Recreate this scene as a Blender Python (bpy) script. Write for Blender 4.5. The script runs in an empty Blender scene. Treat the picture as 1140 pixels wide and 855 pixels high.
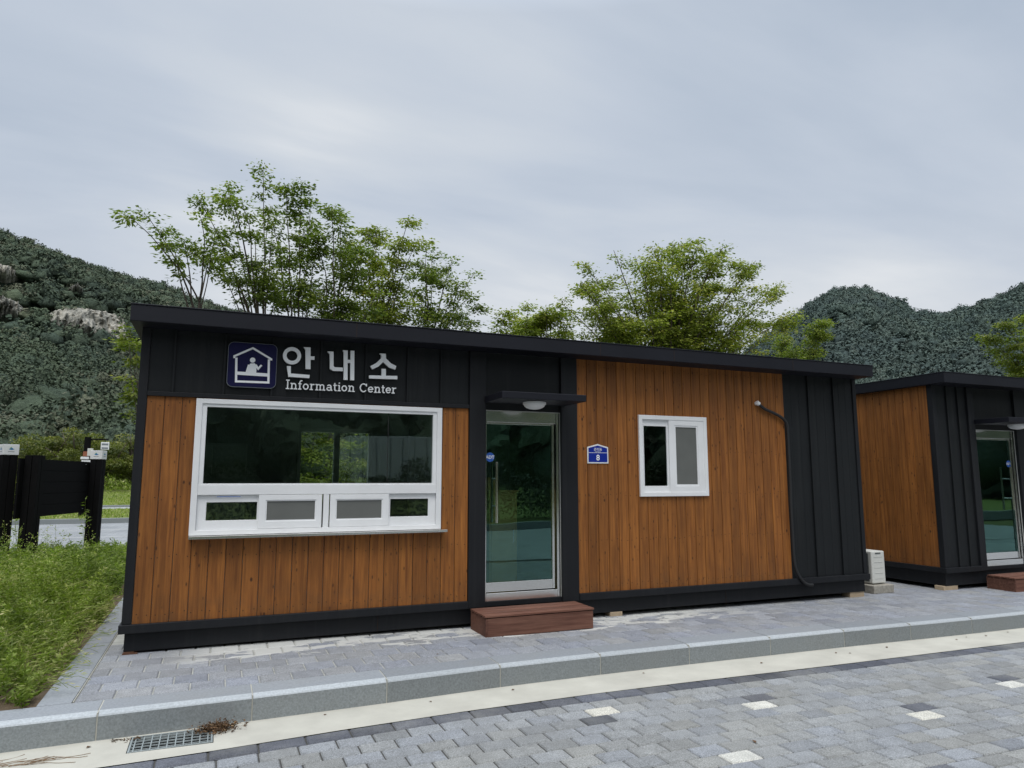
import bpy, math, random
import numpy as np
from mathutils import Vector, noise as mn
R = math.radians
random.seed(7)
scene = bpy.context.scene
COL = scene.collection
CAM = (0.7113, -7.3007, 1.65)

# ------------------------------------------------------------------ mesh building
def lerp_table(t, x):
    if x <= t[0][0]: return t[0][1]
    for (a, va), (b, vb) in zip(t, t[1:]):
        if x <= b: return va + (vb - va) * (x - a) / (b - a)
    return t[-1][1]

def gz(x):                                  # the forecourt falls very slightly to the right
    return .118 - .006 * max(-5, min(20, x))

WLOC = {}
class MB:
    def __init__(s): s.v = []; s.f = []; s.t = []; s.m = []; s.nf = None
    def add(s, vs, fs, tint=.5, mi=0):
        o = len(s.v); s.v += [tuple(p) for p in vs]
        for f in fs: s.f.append(tuple(o + i for i in f)); s.t.append(tint); s.m.append(mi)
    def box(s, x0, x1, y0, y1, z0, z1, tint=.5, mi=0):
        s.add([(x0,y0,z0),(x1,y0,z0),(x1,y1,z0),(x0,y1,z0),(x0,y0,z1),(x1,y0,z1),(x1,y1,z1),(x0,y1,z1)],
              [(0,3,2,1),(4,5,6,7),(0,1,5,4),(1,2,6,5),(2,3,7,6),(3,0,4,7)], tint, mi)
    def frame(s, x0, x1, z0, z1, w, y0, y1, wb=None, wt=None, mi=0):   # picture frame in the XZ plane
        wb = w if wb is None else wb; wt = w if wt is None else wt
        o = [(x0,z0),(x1,z0),(x1,z1),(x0,z1)]; i = [(x0+w,z0+wb),(x1-w,z0+wb),(x1-w,z1-wt),(x0+w,z1-wt)]
        vs = [(a,y0,b) for a,b in o] + [(a,y0,b) for a,b in i] + [(a,y1,b) for a,b in o] + [(a,y1,b) for a,b in i]
        fs = []
        for k in range(4):
            n = (k+1) % 4
            fs += [(k,n,4+n,4+k),(8+n,8+k,12+k,12+n),(8+k,8+n,n,k),(4+k,4+n,12+n,12+k)]
        s.add(vs, fs, .5, mi)
    def prism(s, poly, y0, y1, tint=.5, mi=0):       # polygon in XZ pushed from y0 (front) to y1
        n = len(poly)
        a = sum(poly[i][0]*poly[(i+1)%n][1] - poly[(i+1)%n][0]*poly[i][1] for i in range(n))
        if a < 0: poly = poly[::-1]
        vs = [(p[0],y0,p[1]) for p in poly] + [(p[0],y1,p[1]) for p in poly]
        s.add(vs, [tuple(range(n)), tuple(range(2*n-1, n-1, -1))] + [(n+i, n+(i+1)%n, (i+1)%n, i) for i in range(n)], tint, mi)
    def ring(s, c, ro, ri, y0, y1, n=40, mi=0):
        if ri <= 0:
            s.prism([(c[0]+ro*math.cos(2*math.pi*k/n), c[1]+ro*math.sin(2*math.pi*k/n)) for k in range(n)], y0, y1, mi=mi); return
        vs = []
        for r, y in ((ro,y0),(ri,y0),(ro,y1),(ri,y1)):
            vs += [(c[0]+r*math.cos(2*math.pi*k/n), y, c[1]+r*math.sin(2*math.pi*k/n)) for k in range(n)]
        fs = []
        for k in range(n):
            j = (k+1) % n
            fs += [(k,j,n+j,n+k),(2*n+k,2*n+j,j,k),(n+k,n+j,3*n+j,3*n+k)]
        s.add(vs, fs, .5, mi)
    def ribbon(s, pts, w, y0, y1, mi=0):             # mitred stroke in XZ
        n = len(pts); L = []; Rr = []
        closed = n > 2 and pts[0] == pts[-1]
        P = [Vector(p) for p in pts]
        for i in range(n):
            a = P[i-1] if i > 0 else (P[-2] if closed else None)
            b = P[i+1] if i < n-1 else (P[1] if closed else None)
            d1 = (P[i]-a).normalized() if a is not None else None
            d2 = (b-P[i]).normalized() if b is not None else None
            if d1 is None: d1 = d2
            if d2 is None: d2 = d1
            n1 = Vector((-d1.y, d1.x)); n2 = Vector((-d2.y, d2.x)); m = (n1+n2)
            m = m.normalized() if m.length > 1e-6 else n1
            k = w/2/max(.5, m.dot(n1))
            L.append(P[i]+m*k); Rr.append(P[i]-m*k)
        vs = [(p.x,y0,p.y) for p in L]+[(p.x,y0,p.y) for p in Rr]+[(p.x,y1,p.y) for p in L]+[(p.x,y1,p.y) for p in Rr]
        fs = []
        for i in range(n-1):
            fs += [(n+i,n+i+1,i+1,i),(i,i+1,2*n+i+1,2*n+i),(3*n+i,3*n+i+1,n+i+1,n+i)]
        if not closed: fs += [(0,2*n,3*n,n),(n-1,2*n-1,4*n-1,3*n-1)]
        s.add(vs, fs, .5, mi)
    def tube(s, pts, rad, n=8, tint=.5, mi=0, cap=True):
        P = [Vector(p) for p in pts]; rr = rad if isinstance(rad, (list, tuple)) else [rad]*len(P)
        vs = []; ref = Vector((.13,.31,.94)).normalized()
        for i, p in enumerate(P):
            d = (P[min(i+1,len(P)-1)] - P[max(i-1,0)])
            d = d.normalized() if d.length > 1e-9 else Vector((0,0,1))
            u = d.cross(ref)
            if u.length < .15: u = d.cross(Vector((1,0,0)))
            u.normalize(); w = d.cross(u)
            vs += [tuple(p + (u*math.cos(2*math.pi*k/n) + w*math.sin(2*math.pi*k/n))*rr[i]) for k in range(n)]
        fs = [(i*n+k, i*n+(k+1)%n, (i+1)*n+(k+1)%n, (i+1)*n+k) for i in range(len(P)-1) for k in range(n)]
        if cap: fs += [tuple(range(n-1,-1,-1)), tuple(range((len(P)-1)*n, len(P)*n))]
        s.add(vs, fs, tint, mi)
    def build(s, name, mats, parent=None, bevel=0, smooth=False, loc=None):
        me = bpy.data.meshes.new(name)
        off = Vector((0,0,0))
        if parent is not None: off = WLOC[parent]
        elif loc is not None: off = Vector(loc)
        V = np.array(s.v, dtype=np.float32).reshape(-1,3) - np.array(off, dtype=np.float32)
        me.from_pydata(V.tolist(), [], s.f)
        at = me.attributes.new('tint', 'FLOAT', 'FACE'); at.data.foreach_set('value', s.t)
        if not isinstance(mats, (list, tuple)): mats = [mats]
        for m in mats: me.materials.append(m)
        if len(mats) > 1: me.polygons.foreach_set('material_index', s.m)
        if smooth: me.polygons.foreach_set('use_smooth', [True]*len(s.f))
        me.update()
        o = bpy.data.objects.new(name, me); COL.objects.link(o)
        if parent is not None: o.parent = parent
        else: o.location = off
        WLOC[o] = off
        if bevel:
            b = o.modifiers.new('bevel', 'BEVEL'); b.width = bevel; b.segments = 2; b.limit_method = 'ANGLE'; b.angle_limit = R(40)
        return o

def big_mesh(name, V, F, tint, mat, smooth=False, nside=3, parent=None):
    """numpy mesh: V (n,3), F (m,nside), tint per face"""
    me = bpy.data.meshes.new(name)
    me.vertices.add(len(V)); me.vertices.foreach_set('co', np.asarray(V, np.float32).ravel())
    me.loops.add(F.size); me.loops.foreach_set('vertex_index', np.asarray(F, np.int32).ravel())
    me.polygons.add(len(F)); me.polygons.foreach_set('loop_start', np.arange(0, F.size, nside, dtype=np.int32))
    me.polygons.foreach_set('loop_total', np.full(len(F), nside, np.int32))
    if smooth: me.polygons.foreach_set('use_smooth', np.ones(len(F), bool))
    me.update(calc_edges=True)
    at = me.attributes.new('tint', 'FLOAT', 'FACE'); at.data.foreach_set('value', np.asarray(tint, np.float32))
    me.materials.append(mat)
    o = bpy.data.objects.new(name, me); COL.objects.link(o); WLOC[o] = Vector((0,0,0))
    if parent is not None: o.parent = parent; o.location = -WLOC[parent]
    return o

def thing(name, label, cat, loc, group=None):
    o = bpy.data.objects.new(name, None); COL.objects.link(o); o.location = loc; o.empty_display_size = .1
    WLOC[o] = Vector(loc); tag(o, label, cat, group); return o
def tag(o, label=None, cat=None, group=None, kind=None):
    if label: o['label'] = label
    if cat: o['category'] = cat
    if group: o['group'] = group
    if kind: o['kind'] = kind
    return o

# ------------------------------------------------------------------ materials
def nodes(name):
    m = bpy.data.materials.new(name); m.use_nodes = True; nt = m.node_tree
    b = nt.nodes['Principled BSDF']; return m, nt, b
def N(nt, typ, **kw):
    n = nt.nodes.new(typ)
    for k, v in kw.items():
        if k in n.inputs: n.inputs[k].default_value = v
        else: setattr(n, k, v)
    return n
def pos_coords(nt, scale=(1,1,1)):
    g = N(nt, 'ShaderNodeNewGeometry'); mp = N(nt, 'ShaderNodeMapping'); mp.inputs['Scale'].default_value = scale
    nt.links.new(g.outputs['Position'], mp.inputs['Vector']); return mp.outputs['Vector']
def noise_tex(nt, vec, scale, detail=4, rough=.55):
    n = N(nt, 'ShaderNodeTexNoise'); n.inputs['Scale'].default_value = scale; n.inputs['Detail'].default_value = detail
    n.inputs['Roughness'].default_value = rough; nt.links.new(vec, n.inputs['Vector']); return n.outputs['Fac']
def ramp(nt, fac, stops):
    r = N(nt, 'ShaderNodeValToRGB'); nt.links.new(fac, r.inputs['Fac']); e = r.color_ramp.elements
    while len(e) < len(stops): e.new(.5)
    for el, (p, c) in zip(e, stops):
        el.position = p; el.color = (c, c, c, 1) if isinstance(c, (int, float)) else (*c, 1)
    return r.outputs['Color']
def mix(nt, fac, a, b, mode='MIX'):
    n = N(nt, 'ShaderNodeMix', data_type='RGBA', blend_type=mode)
    for sock, val in ((n.inputs['Factor'], fac), (n.inputs['A'], a), (n.inputs['B'], b)):
        if isinstance(val, (int, float)): sock.default_value = val
        elif isinstance(val, tuple): sock.default_value = (*val, 1)
        else: nt.links.new(val, sock)
    return n.outputs['Result']
def bump(nt, b, h, strength=.3, dist=.01):
    n = N(nt, 'ShaderNodeBump'); n.inputs['Strength'].default_value = strength; n.inputs['Distance'].default_value = dist
    nt.links.new(h, n.inputs['Height']); nt.links.new(n.outputs['Normal'], b.inputs['Normal'])
def mathn(nt, op, a, b=None):
    n = N(nt, 'ShaderNodeMath', operation=op)
    for s_, v in zip(n.inputs, (a, b)):
        if v is None: continue
        if isinstance(v, (int, float)): s_.default_value = v
        else: nt.links.new(v, s_)
    return n.outputs[0]
def attr(nt, name='tint'):
    a = N(nt, 'ShaderNodeAttribute', attribute_name=name); return a.outputs['Fac']

def pmat(name, col, rough=.6, metal=0, var=.12, scale=6, fine=60, bmp=.15, dist=.003, spec=.5, tintvar=0, dirt=0):
    m, nt, b = nodes(name)
    v = pos_coords(nt)
    n1 = noise_tex(nt, v, scale, 5); n2 = noise_tex(nt, v, fine, 3)
    dark = tuple(c*(1-var) for c in col); lite = tuple(min(1, c*(1+var)) for c in col)
    c = mix(nt, ramp(nt, n1, [(.3, 0), (.7, 1)]), dark, lite)
    c = mix(nt, .25, c, mix(nt, n2, dark, lite), 'MIX')
    if tintvar:
        t = attr(nt); f = mathn(nt, 'ADD', mathn(nt, 'MULTIPLY', t, 2*tintvar), 1-tintvar)
        c = mix(nt, 1., c, N_comb(nt, f), 'MULTIPLY')
    if name.startswith('black_sheet') or name == 'black_painted_post':
        sv = noise_tex(nt, pos_coords(nt, (16,16,.5)), 1., 4, .6)
        c = mix(nt, mathn(nt,'MULTIPLY', ramp(nt, sv, [(.52, 0), (.78, 1)]), .16), c, (.055,.055,.052))
        c = mix(nt, mathn(nt,'MULTIPLY', ramp(nt, noise_tex(nt, v, 340, 2, .8), [(.66, 0), (.72, 1)]), .22), c, (.12,.12,.115))
    if dirt:
        c = mix(nt, mathn(nt, 'MULTIPLY', ramp(nt, noise_tex(nt, v, 1.7, 6, .7), [(.45, 0), (.75, 1)]), dirt), c, (.25,.23,.19))
    nt.links.new(c, b.inputs['Base Color'])
    rr = mathn(nt, 'ADD', mathn(nt, 'MULTIPLY', n1, .2), rough-.1); nt.links.new(rr, b.inputs['Roughness'])
    b.inputs['Metallic'].default_value = metal; b.inputs['Specular IOR Level'].default_value = spec
    if bmp: bump(nt, b, mix(nt, .5, n1, n2), bmp, dist)
    return m
def N_comb(nt, f):
    n = N(nt, 'ShaderNodeCombineColor')
    for i in range(3): nt.links.new(f, n.inputs[i])
    return n.outputs[0]

def wood_mat(name, a, b_, knot, grain=(38,38,1.6), rough=.6):
    m, nt, b = nodes(name)
    t = attr(nt); g = N(nt, 'ShaderNodeNewGeometry')
    off = N(nt, 'ShaderNodeCombineXYZ'); nt.links.new(mathn(nt,'MULTIPLY',t,37.), off.inputs['Z']); nt.links.new(mathn(nt,'MULTIPLY',t,11.), off.inputs['X'])
    ad = N(nt, 'ShaderNodeVectorMath', operation='ADD'); nt.links.new(g.outputs['Position'], ad.inputs[0]); nt.links.new(off.outputs[0], ad.inputs[1])
    def mp(s):
        q = N(nt, 'ShaderNodeMapping'); q.inputs['Scale'].default_value = s; nt.links.new(ad.outputs[0], q.inputs['Vector']); return q.outputs[0]
    gr = noise_tex(nt, mp(grain), 1.0, 6, .65)
    gr2 = noise_tex(nt, mp((grain[0]*3.5, grain[1]*3.5, grain[2]*2.5)), 1.0, 3, .6)
    blot = noise_tex(nt, mp((3,3,1.1) if grain[2] < 5 else (1.1,3,3)), 1.0, 4, .6)
    c = mix(nt, ramp(nt, gr, [(.32, 0), (.66, 1)]), a, b_)
    c = mix(nt, mathn(nt,'MULTIPLY', ramp(nt, gr2, [(.5, 0), (.8, 1)]), .45), c, tuple(x*.45 for x in a))
    c = mix(nt, 1., c, ramp(nt, blot, [(.3, .78), (.7, 1.16)]), 'MULTIPLY')
    f = mathn(nt, 'ADD', mathn(nt,'MULTIPLY', t, .24), .86)
    c = mix(nt, 1., c, N_comb(nt, f), 'MULTIPLY')
    # knots
    vo = N(nt, 'ShaderNodeTexVoronoi'); vo.inputs['Scale'].default_value = 1; nt.links.new(mp((8.5,8.5,5.) if grain[2] < 5 else (5.,8.5,8.5)), vo.inputs['Vector'])
    k = ramp(nt, vo.outputs['Distance'], [(.06, 1), (.13, 0)])
    sep = N(nt, 'ShaderNodeSeparateColor'); nt.links.new(vo.outputs['Color'], sep.inputs[0])
    k = mathn(nt, 'MULTIPLY', k, ramp(nt, sep.outputs[0], [(.58, 0), (.62, 1)]))
    c = mix(nt, mathn(nt,'MULTIPLY', k, .9), c, knot)
    v2 = N(nt, 'ShaderNodeTexVoronoi'); v2.inputs['Scale'].default_value = 1; nt.links.new(mp((19,19,8) if grain[2] < 5 else (8,19,19)), v2.inputs['Vector'])
    s2 = N(nt, 'ShaderNodeSeparateColor'); nt.links.new(v2.outputs['Color'], s2.inputs[0])
    k2 = mathn(nt, 'MULTIPLY', ramp(nt, v2.outputs['Distance'], [(.09, 1), (.2, 0)]), ramp(nt, s2.outputs[1], [(.66, 0), (.70, 1)]))
    c = mix(nt, mathn(nt,'MULTIPLY', k2, .8), c, knot)
    # a little streaked weathering low down and under openings
    st = noise_tex(nt, mp((24,24,.45) if grain[2] < 5 else (.45,24,24)), 1.0, 3, .5)
    c = mix(nt, mathn(nt,'MULTIPLY', ramp(nt, st, [(.55, 0), (.75, 1)]), .4), c, tuple(x*.5 for x in a))
    # splash dirt low on the wall
    if grain[2] < 5:
        sz_ = N(nt, 'ShaderNodeSeparateXYZ'); nt.links.new(g.outputs['Position'], sz_.inputs[0])
        lo = N(nt, 'ShaderNodeMapRange'); lo.inputs['From Min'].default_value = .75; lo.inputs['From Max'].default_value = .36; nt.links.new(sz_.outputs['Z'], lo.inputs['Value'])
        c = mix(nt, mathn(nt,'MULTIPLY', mathn(nt,'MULTIPLY', lo.outputs[0], ramp(nt, noise_tex(nt, g.outputs['Position'], 7, 5, .7), [(.4, 0), (.7, 1)])), .45), c, (.09,.05,.025))
    nt.links.new(c, b.inputs['Base Color'])
    nt.links.new(mathn(nt,'ADD', mathn(nt,'MULTIPLY', gr, .25), rough-.1), b.inputs['Roughness'])
    b.inputs['Specular IOR Level'].default_value = .35
    bump(nt, b, gr, .35, .002)
    return m

def paver_mat(name, base, lite, dirtc=(.33,.33,.30), sand=False, spread=.28):
    m, nt, b = nodes(name); v = pos_coords(nt); t = attr(nt)
    c = mix(nt, t, tuple(x*(1-spread) for x in base), lite)
    hue = mathn(nt, 'FRACT', mathn(nt, 'MULTIPLY', t, 7.31))
    c = mix(nt, 1., c, ramp(nt, hue, [(0, (.96,.98,1.04)), (.5, (1,1,1)), (1, (1.03,1.005,.95))]), 'MULTIPLY')
    big = noise_tex(nt, v, 1.3, 5, .65); mid = noise_tex(nt, v, 9, 5, .7); fine = noise_tex(nt, v, 120, 3, .75)
    c = mix(nt, 1., c, ramp(nt, mid, [(.25, .8), (.75, 1.18)]), 'MULTIPLY')
    c = mix(nt, 1., c, ramp(nt, fine, [(.34, .58), (.66, 1.42)]), 'MULTIPLY')
    c = mix(nt, mathn(nt,'MULTIPLY', ramp(nt, big, [(.48, 0), (.72, 1)]), .35), c, dirtc)
    if sand:   # jointing sand and cement left on the blocks along the front of the building
        sx = N(nt, 'ShaderNodeSeparateXYZ'); nt.links.new(v, sx.inputs[0])
        band = N(nt, 'ShaderNodeMapRange'); band.inputs['From Min'].default_value = -.62; band.inputs['From Max'].default_value = -.02
        nt.links.new(sx.outputs['Y'], band.inputs['Value'])
        cut = N(nt, 'ShaderNodeMapRange'); cut.inputs['From Min'].default_value = 7.2; cut.inputs['From Max'].default_value = 5.8
        nt.links.new(sx.outputs['X'], cut.inputs['Value'])
        sn = noise_tex(nt, pos_coords(nt, (1.,2.6,1)), 2.1, 7, .62)
        k = mathn(nt,'ADD', sn, mathn(nt,'MULTIPLY', band.outputs[0], .16))
        k = mathn(nt,'MULTIPLY', ramp(nt, k, [(.575, 0), (.60, 1)]), mathn(nt, 'MAXIMUM', cut.outputs[0], .0))
        k = mathn(nt,'MULTIPLY', k, ramp(nt, band.outputs[0], [(.0, 0), (.12, 1)]))
        lf = N(nt, 'ShaderNodeMapRange'); lf.inputs['From Min'].default_value = .35; lf.inputs['From Max'].default_value = .8; nt.links.new(sx.outputs['X'], lf.inputs['Value']); k = mathn(nt,'MULTIPLY', k, lf.outputs[0])
        c = mix(nt, mathn(nt,'MULTIPLY', k, .9), c, (.50,.50,.475))
    nt.links.new(c, b.inputs['Base Color']); b.inputs['Roughness'].default_value = .85; b.inputs['Specular IOR Level'].default_value = .3
    bump(nt, b, mix(nt, .5, fine, mid), .5, .003)
    return m

def leaf_mat(name, a, b_, c_=None, trans=.35, rough=.5):
    m, nt, b = nodes(name); t = attr(nt)
    stops = [(0, a), (.6, b_)] + ([(1., c_)] if c_ else [(1., b_)])
    c = ramp(nt, t, stops)
    c = mix(nt, 1., c, ramp(nt, noise_tex(nt, pos_coords(nt), 1.3, 3), [(.3, .75), (.7, 1.25)]), 'MULTIPLY')
    nt.links.new(c, b.inputs['Base Color']); b.inputs['Roughness'].default_value = rough; b.inputs['Specular IOR Level'].default_value = .3
    tr = N(nt, 'ShaderNodeBsdfTranslucent'); nt.links.new(mix(nt, 1., c, (1.0,1.25,.45), 'MULTIPLY'), tr.inputs['Color'])
    ms = N(nt, 'ShaderNodeMixShader'); ms.inputs[0].default_value = trans
    nt.links.new(b.outputs[0], ms.inputs[1]); nt.links.new(tr.outputs[0], ms.inputs[2])
    nt.links.new(ms.outputs[0], nt.nodes['Material Output'].inputs['Surface']); return m

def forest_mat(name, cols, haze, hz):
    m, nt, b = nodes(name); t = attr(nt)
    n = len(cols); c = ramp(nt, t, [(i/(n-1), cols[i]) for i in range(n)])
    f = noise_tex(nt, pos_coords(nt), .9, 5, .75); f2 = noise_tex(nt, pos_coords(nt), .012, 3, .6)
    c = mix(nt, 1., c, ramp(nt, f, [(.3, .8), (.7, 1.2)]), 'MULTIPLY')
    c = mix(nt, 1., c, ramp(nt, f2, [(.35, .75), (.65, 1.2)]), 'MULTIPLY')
    c = mix(nt, hz, c, haze)  # distance haze mixed into the surface colour
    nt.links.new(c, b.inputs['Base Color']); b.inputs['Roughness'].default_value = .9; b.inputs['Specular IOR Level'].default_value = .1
    bump(nt, b, f, 1., 1.2); return m

def glass_mat(name, tint, refl, base=.10):
    m = bpy.data.materials.new(name); m.use_nodes = True; nt = m.node_tree; nt.nodes.clear()
    o = N(nt, 'ShaderNodeOutputMaterial'); tr = N(nt, 'ShaderNodeBsdfTransparent'); gl = N(nt, 'ShaderNodeBsdfGlossy')
    tr.inputs['Color'].default_value = (*tint, 1); gl.inputs['Color'].default_value = (*refl, 1); gl.inputs['Roughness'].default_value = .012
    fr = N(nt, 'ShaderNodeFresnel'); fr.inputs['IOR'].default_value = 1.5
    wob = noise_tex(nt, pos_coords(nt), 1.4, 1); bp = N(nt, 'ShaderNodeBump'); bp.inputs['Strength'].default_value = .12; bp.inputs['Distance'].default_value = .01
    nt.links.new(wob, bp.inputs['Height']); nt.links.new(bp.outputs[0], gl.inputs['Normal'])
    f = mathn(nt, 'ADD', mathn(nt, 'MULTIPLY', fr.outputs[0], .9), base)
    ms = N(nt, 'ShaderNodeMixShader'); nt.links.new(f, ms.inputs[0]); nt.links.new(tr.outputs[0], ms.inputs[1]); nt.links.new(gl.outputs[0], ms.inputs[2])
    nt.links.new(ms.outputs[0], o.inputs['Surface']); return m

M = {}
M['wood'] = wood_mat('stained_boards', (.168,.055,.011), (.325,.122,.024), (.03,.009,.003))
M['deck'] = wood_mat('red_brown_decking', (.105,.040,.026), (.21,.100,.068), (.035,.014,.01), grain=(1.6,38,38), rough=.7)
M['gap'] = pmat('board_gap', (.03,.014,.006), .9, bmp=0)
M['black'] = pmat('black_sheet_metal', (.0085,.0100,.0115), .55, 0, .2, 1.2, 180, .25, .0012, spec=.28)
M['fascia'] = pmat('blue_black_fascia', (.0080,.0088,.0140), .55, 0, .15, 1.5, 160, .12, .001, spec=.28)
M['post'] = pmat('black_painted_post', (.0095,.0105,.0130), .55, 0, .15, 2, 160, .12, .001, spec=.28)
M['white'] = pmat('white_vinyl', (.76,.77,.78), .38, 0, .04, 3, 40, .03, .001, dirt=.12)
M['letter'] = pmat('white_letter', (.88,.89,.90), .4, 0, .03, 3, 40, 0)
M['steel'] = pmat('stainless_steel', (.78,.77,.75), .17, 1, .03, 3, 90, 0)
M['navy'] = pmat('navy_sign', (.007,.007,.048), .5, 0, .1, 3, 40, .02, spec=.2)
M['plaque'] = pmat('blue_enamel', (.006,.024,.27), .3, 0, .06, 3, 40, 0)
M['sticker'] = pmat('blue_sticker', (.03,.12,.48), .4, 0, .06, 3, 40, 0)
M['screen'] = pmat('insect_screen', (.115,.12,.112), .75, 0, .1, 5, 900, .3, .0005)
M['glass'] = glass_mat('tinted_green_glass', (.62,.72,.67), (.72,.90,.85), .085)
M['clearglass'] = glass_mat('clear_glass', (.55,.60,.56), (.9,.95,.95), .02)
M['doorglass'] = glass_mat('green_door_glass', (.52,.66,.60), (.50,.95,.86), .115)
M['rubber'] = pmat('black_rubber', (.012,.012,.013), .6, 0, .1, 5, 60, .1)
M['lampglass'] = pmat('opal_lamp', (.72,.73,.74), .35, 0, .03, 3, 30, 0)
M['inwall'] = pmat('inner_wall', (.55,.57,.54), .8, 0, .05, 2, 30, 0)
M['infloor'] = pmat('inner_floor', (.34,.35,.33), .5, 0, .1, 2, 30, 0)
M['desk'] = pmat('yellow_wood_desk', (.62,.42,.15), .5, 0, .1, 6, 40, .05)
M['concrete'] = pmat('pale_concrete', (.47,.455,.395), .85, 0, .14, 2.6, 90, .5, .003, dirt=.25)
M['block'] = pmat('aggregate_block', (.30,.28,.24), .9, 0, .35, 30, 200, .6, .004)
M['timberblock'] = pmat('pale_timber_block', (.43,.33,.22), .8, 0, .2, 12, 90, .2)
M['shim'] = pmat('rusty_shim', (.10,.045,.025), .8, 0, .3, 20, 90, .3)
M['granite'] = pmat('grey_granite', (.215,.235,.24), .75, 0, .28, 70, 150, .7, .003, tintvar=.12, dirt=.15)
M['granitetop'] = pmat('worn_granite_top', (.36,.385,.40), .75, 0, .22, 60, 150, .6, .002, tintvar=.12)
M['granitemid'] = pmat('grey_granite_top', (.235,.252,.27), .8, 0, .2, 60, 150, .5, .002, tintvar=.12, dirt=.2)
M['mortar'] = pmat('joint_mortar', (.42,.41,.36), .9, 0, .15, 8, 90, .2)
M['paver'] = paver_mat('road_paver', (.218,.225,.227), (.285,.293,.294), (.20,.198,.18), spread=.10)
M['pavercream'] = paver_mat('cream_paver', (.50,.49,.44), (.56,.55,.50), spread=.05)
M['paverdark'] = paver_mat('charcoal_paver', (.075,.08,.095), (.14,.146,.165))
M['walkpaver'] = paver_mat('walk_paver', (.222,.231,.250), (.285,.296,.316), (.27,.27,.26), sand=True, spread=.12)
M['sandbed'] = pmat('joint_sand', (.06,.058,.052), .95, 0, .3, 12, 120, .3)
M['walksand'] = pmat('pale_joint_sand', (.34,.34,.31), .95, 0, .3, 12, 120, .3)
M['soil'] = pmat('brown_soil', (.11,.078,.048), .95, 0, .35, 5, 60, .8, .03)
M['galv'] = pmat('galvanised_steel', (.34,.38,.38), .5, .3, .15, 10, 90, .1)
M['pit'] = pmat('dark_pit', (.004,.004,.004), .9, bmp=0)
M['dryleaf'] = leaf_mat('dry_leaf', (.065,.038,.022), (.16,.09,.045), (.36,.26,.15), .15, .8)
M['twig'] = pmat('dry_twig', (.20,.13,.075), .9, 0, .3, 20, 90, .3)
M['acwhite'] = pmat('cream_ac_casing', (.60,.60,.56), .5, 0, .05, 3, 60, .04)
M['acdark'] = pmat('ac_coil', (.10,.11,.11), .6, .3, .2, 30, 90, .2)
M['bark'] = pmat('grey_brown_bark', (.095,.075,.06), .9, 0, .3, 14, 80, .6, .01)
M['leafA'] = leaf_mat('leaf_mid_green', (.085,.125,.022), (.21,.265,.048), (.36,.37,.085))
M['leafB'] = leaf_mat('leaf_light_green', (.13,.17,.026), (.31,.35,.055), (.50,.44,.095))
M['leafY'] = leaf_mat('leaf_yellow_green', (.10,.14,.02), (.21,.25,.035), (.33,.32,.06))
M['leafF'] = leaf_mat('leaf_treeline', (.05,.075,.02), (.18,.20,.05), (.30,.28,.08), .25)
M['leafD'] = leaf_mat('leaf_dark', (.012,.022,.008), (.03,.05,.014), (.06,.08,.02), .15)
M['weed'] = leaf_mat('weed_leaf', (.075,.115,.020), (.26,.34,.058), (.58,.54,.28), .4)
M['sign_black'] = pmat('black_stained_timber', (.006,.006,.0065), .8, 0, .25, 6, 60, .2, .002, spec=.08)
M['logo_blue'] = pmat('logo_blue', (.02,.18,.42), .4, bmp=0)
M['logo_green'] = pmat('logo_green', (.10,.35,.12), .4, bmp=0)
M['logo_grey'] = pmat('logo_grey', (.2,.22,.24), .4, bmp=0)
M['rustband'] = pmat('faded_red_band', (.28,.10,.05), .6, bmp=.1)
M['asphalt'] = pmat('pale_parking_paving', (.36,.37,.37), .9, 0, .08, 1, 40, .2)
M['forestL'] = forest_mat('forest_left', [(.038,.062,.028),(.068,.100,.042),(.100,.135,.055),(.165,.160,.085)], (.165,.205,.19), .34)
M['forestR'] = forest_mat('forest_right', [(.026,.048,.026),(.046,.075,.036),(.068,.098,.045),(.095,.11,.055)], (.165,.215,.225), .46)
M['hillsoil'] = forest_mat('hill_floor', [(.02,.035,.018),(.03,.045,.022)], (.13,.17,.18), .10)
def rock_mat():
    m, nt, b = nodes('pale_cliff'); v = pos_coords(nt, (1,1,.3))
    n1 = noise_tex(nt, v, .16, 8, .7); n2 = noise_tex(nt, v, 1.2, 5, .7)
    c = mix(nt, ramp(nt, n1, [(.36, 0), (.6, 1)]), (.12,.12,.10), (.46,.435,.37))
    c = mix(nt, 1., c, ramp(nt, n2, [(.34, .5), (.55, 1.12)]), 'MULTIPLY')
    nt.links.new(c, b.inputs['Base Color']); b.inputs['Roughness'].default_value = .95
    bump(nt, b, n1, .8, 1.5); return m
M['rock'] = rock_mat()
def ground_mat(name, a, b_, c_, s):
    m, nt, b = nodes(name); v = pos_coords(nt)
    c = mix(nt, ramp(nt, noise_tex(nt, v, s, 5, .65), [(.35, 0), (.65, 1)]), a, b_)
    c = mix(nt, ramp(nt, noise_tex(nt, v, s*9, 4, .7), [(.45, 0), (.75, 1)]), c, c_)
    nt.links.new(c, b.inputs['Base Color']); b.inputs['Roughness'].default_value = .95; b.inputs['Specular IOR Level'].default_value = .1
    bump(nt, b, noise_tex(nt, v, s*14, 4, .7), .8, .05); return m
M['lawn'] = ground_mat('rough_lawn', (.10,.135,.035), (.17,.20,.055), (.21,.21,.08), .35)
M['earth'] = ground_mat('open_ground', (.08,.10,.035), (.13,.135,.05), (.15,.13,.07), .2)
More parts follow.
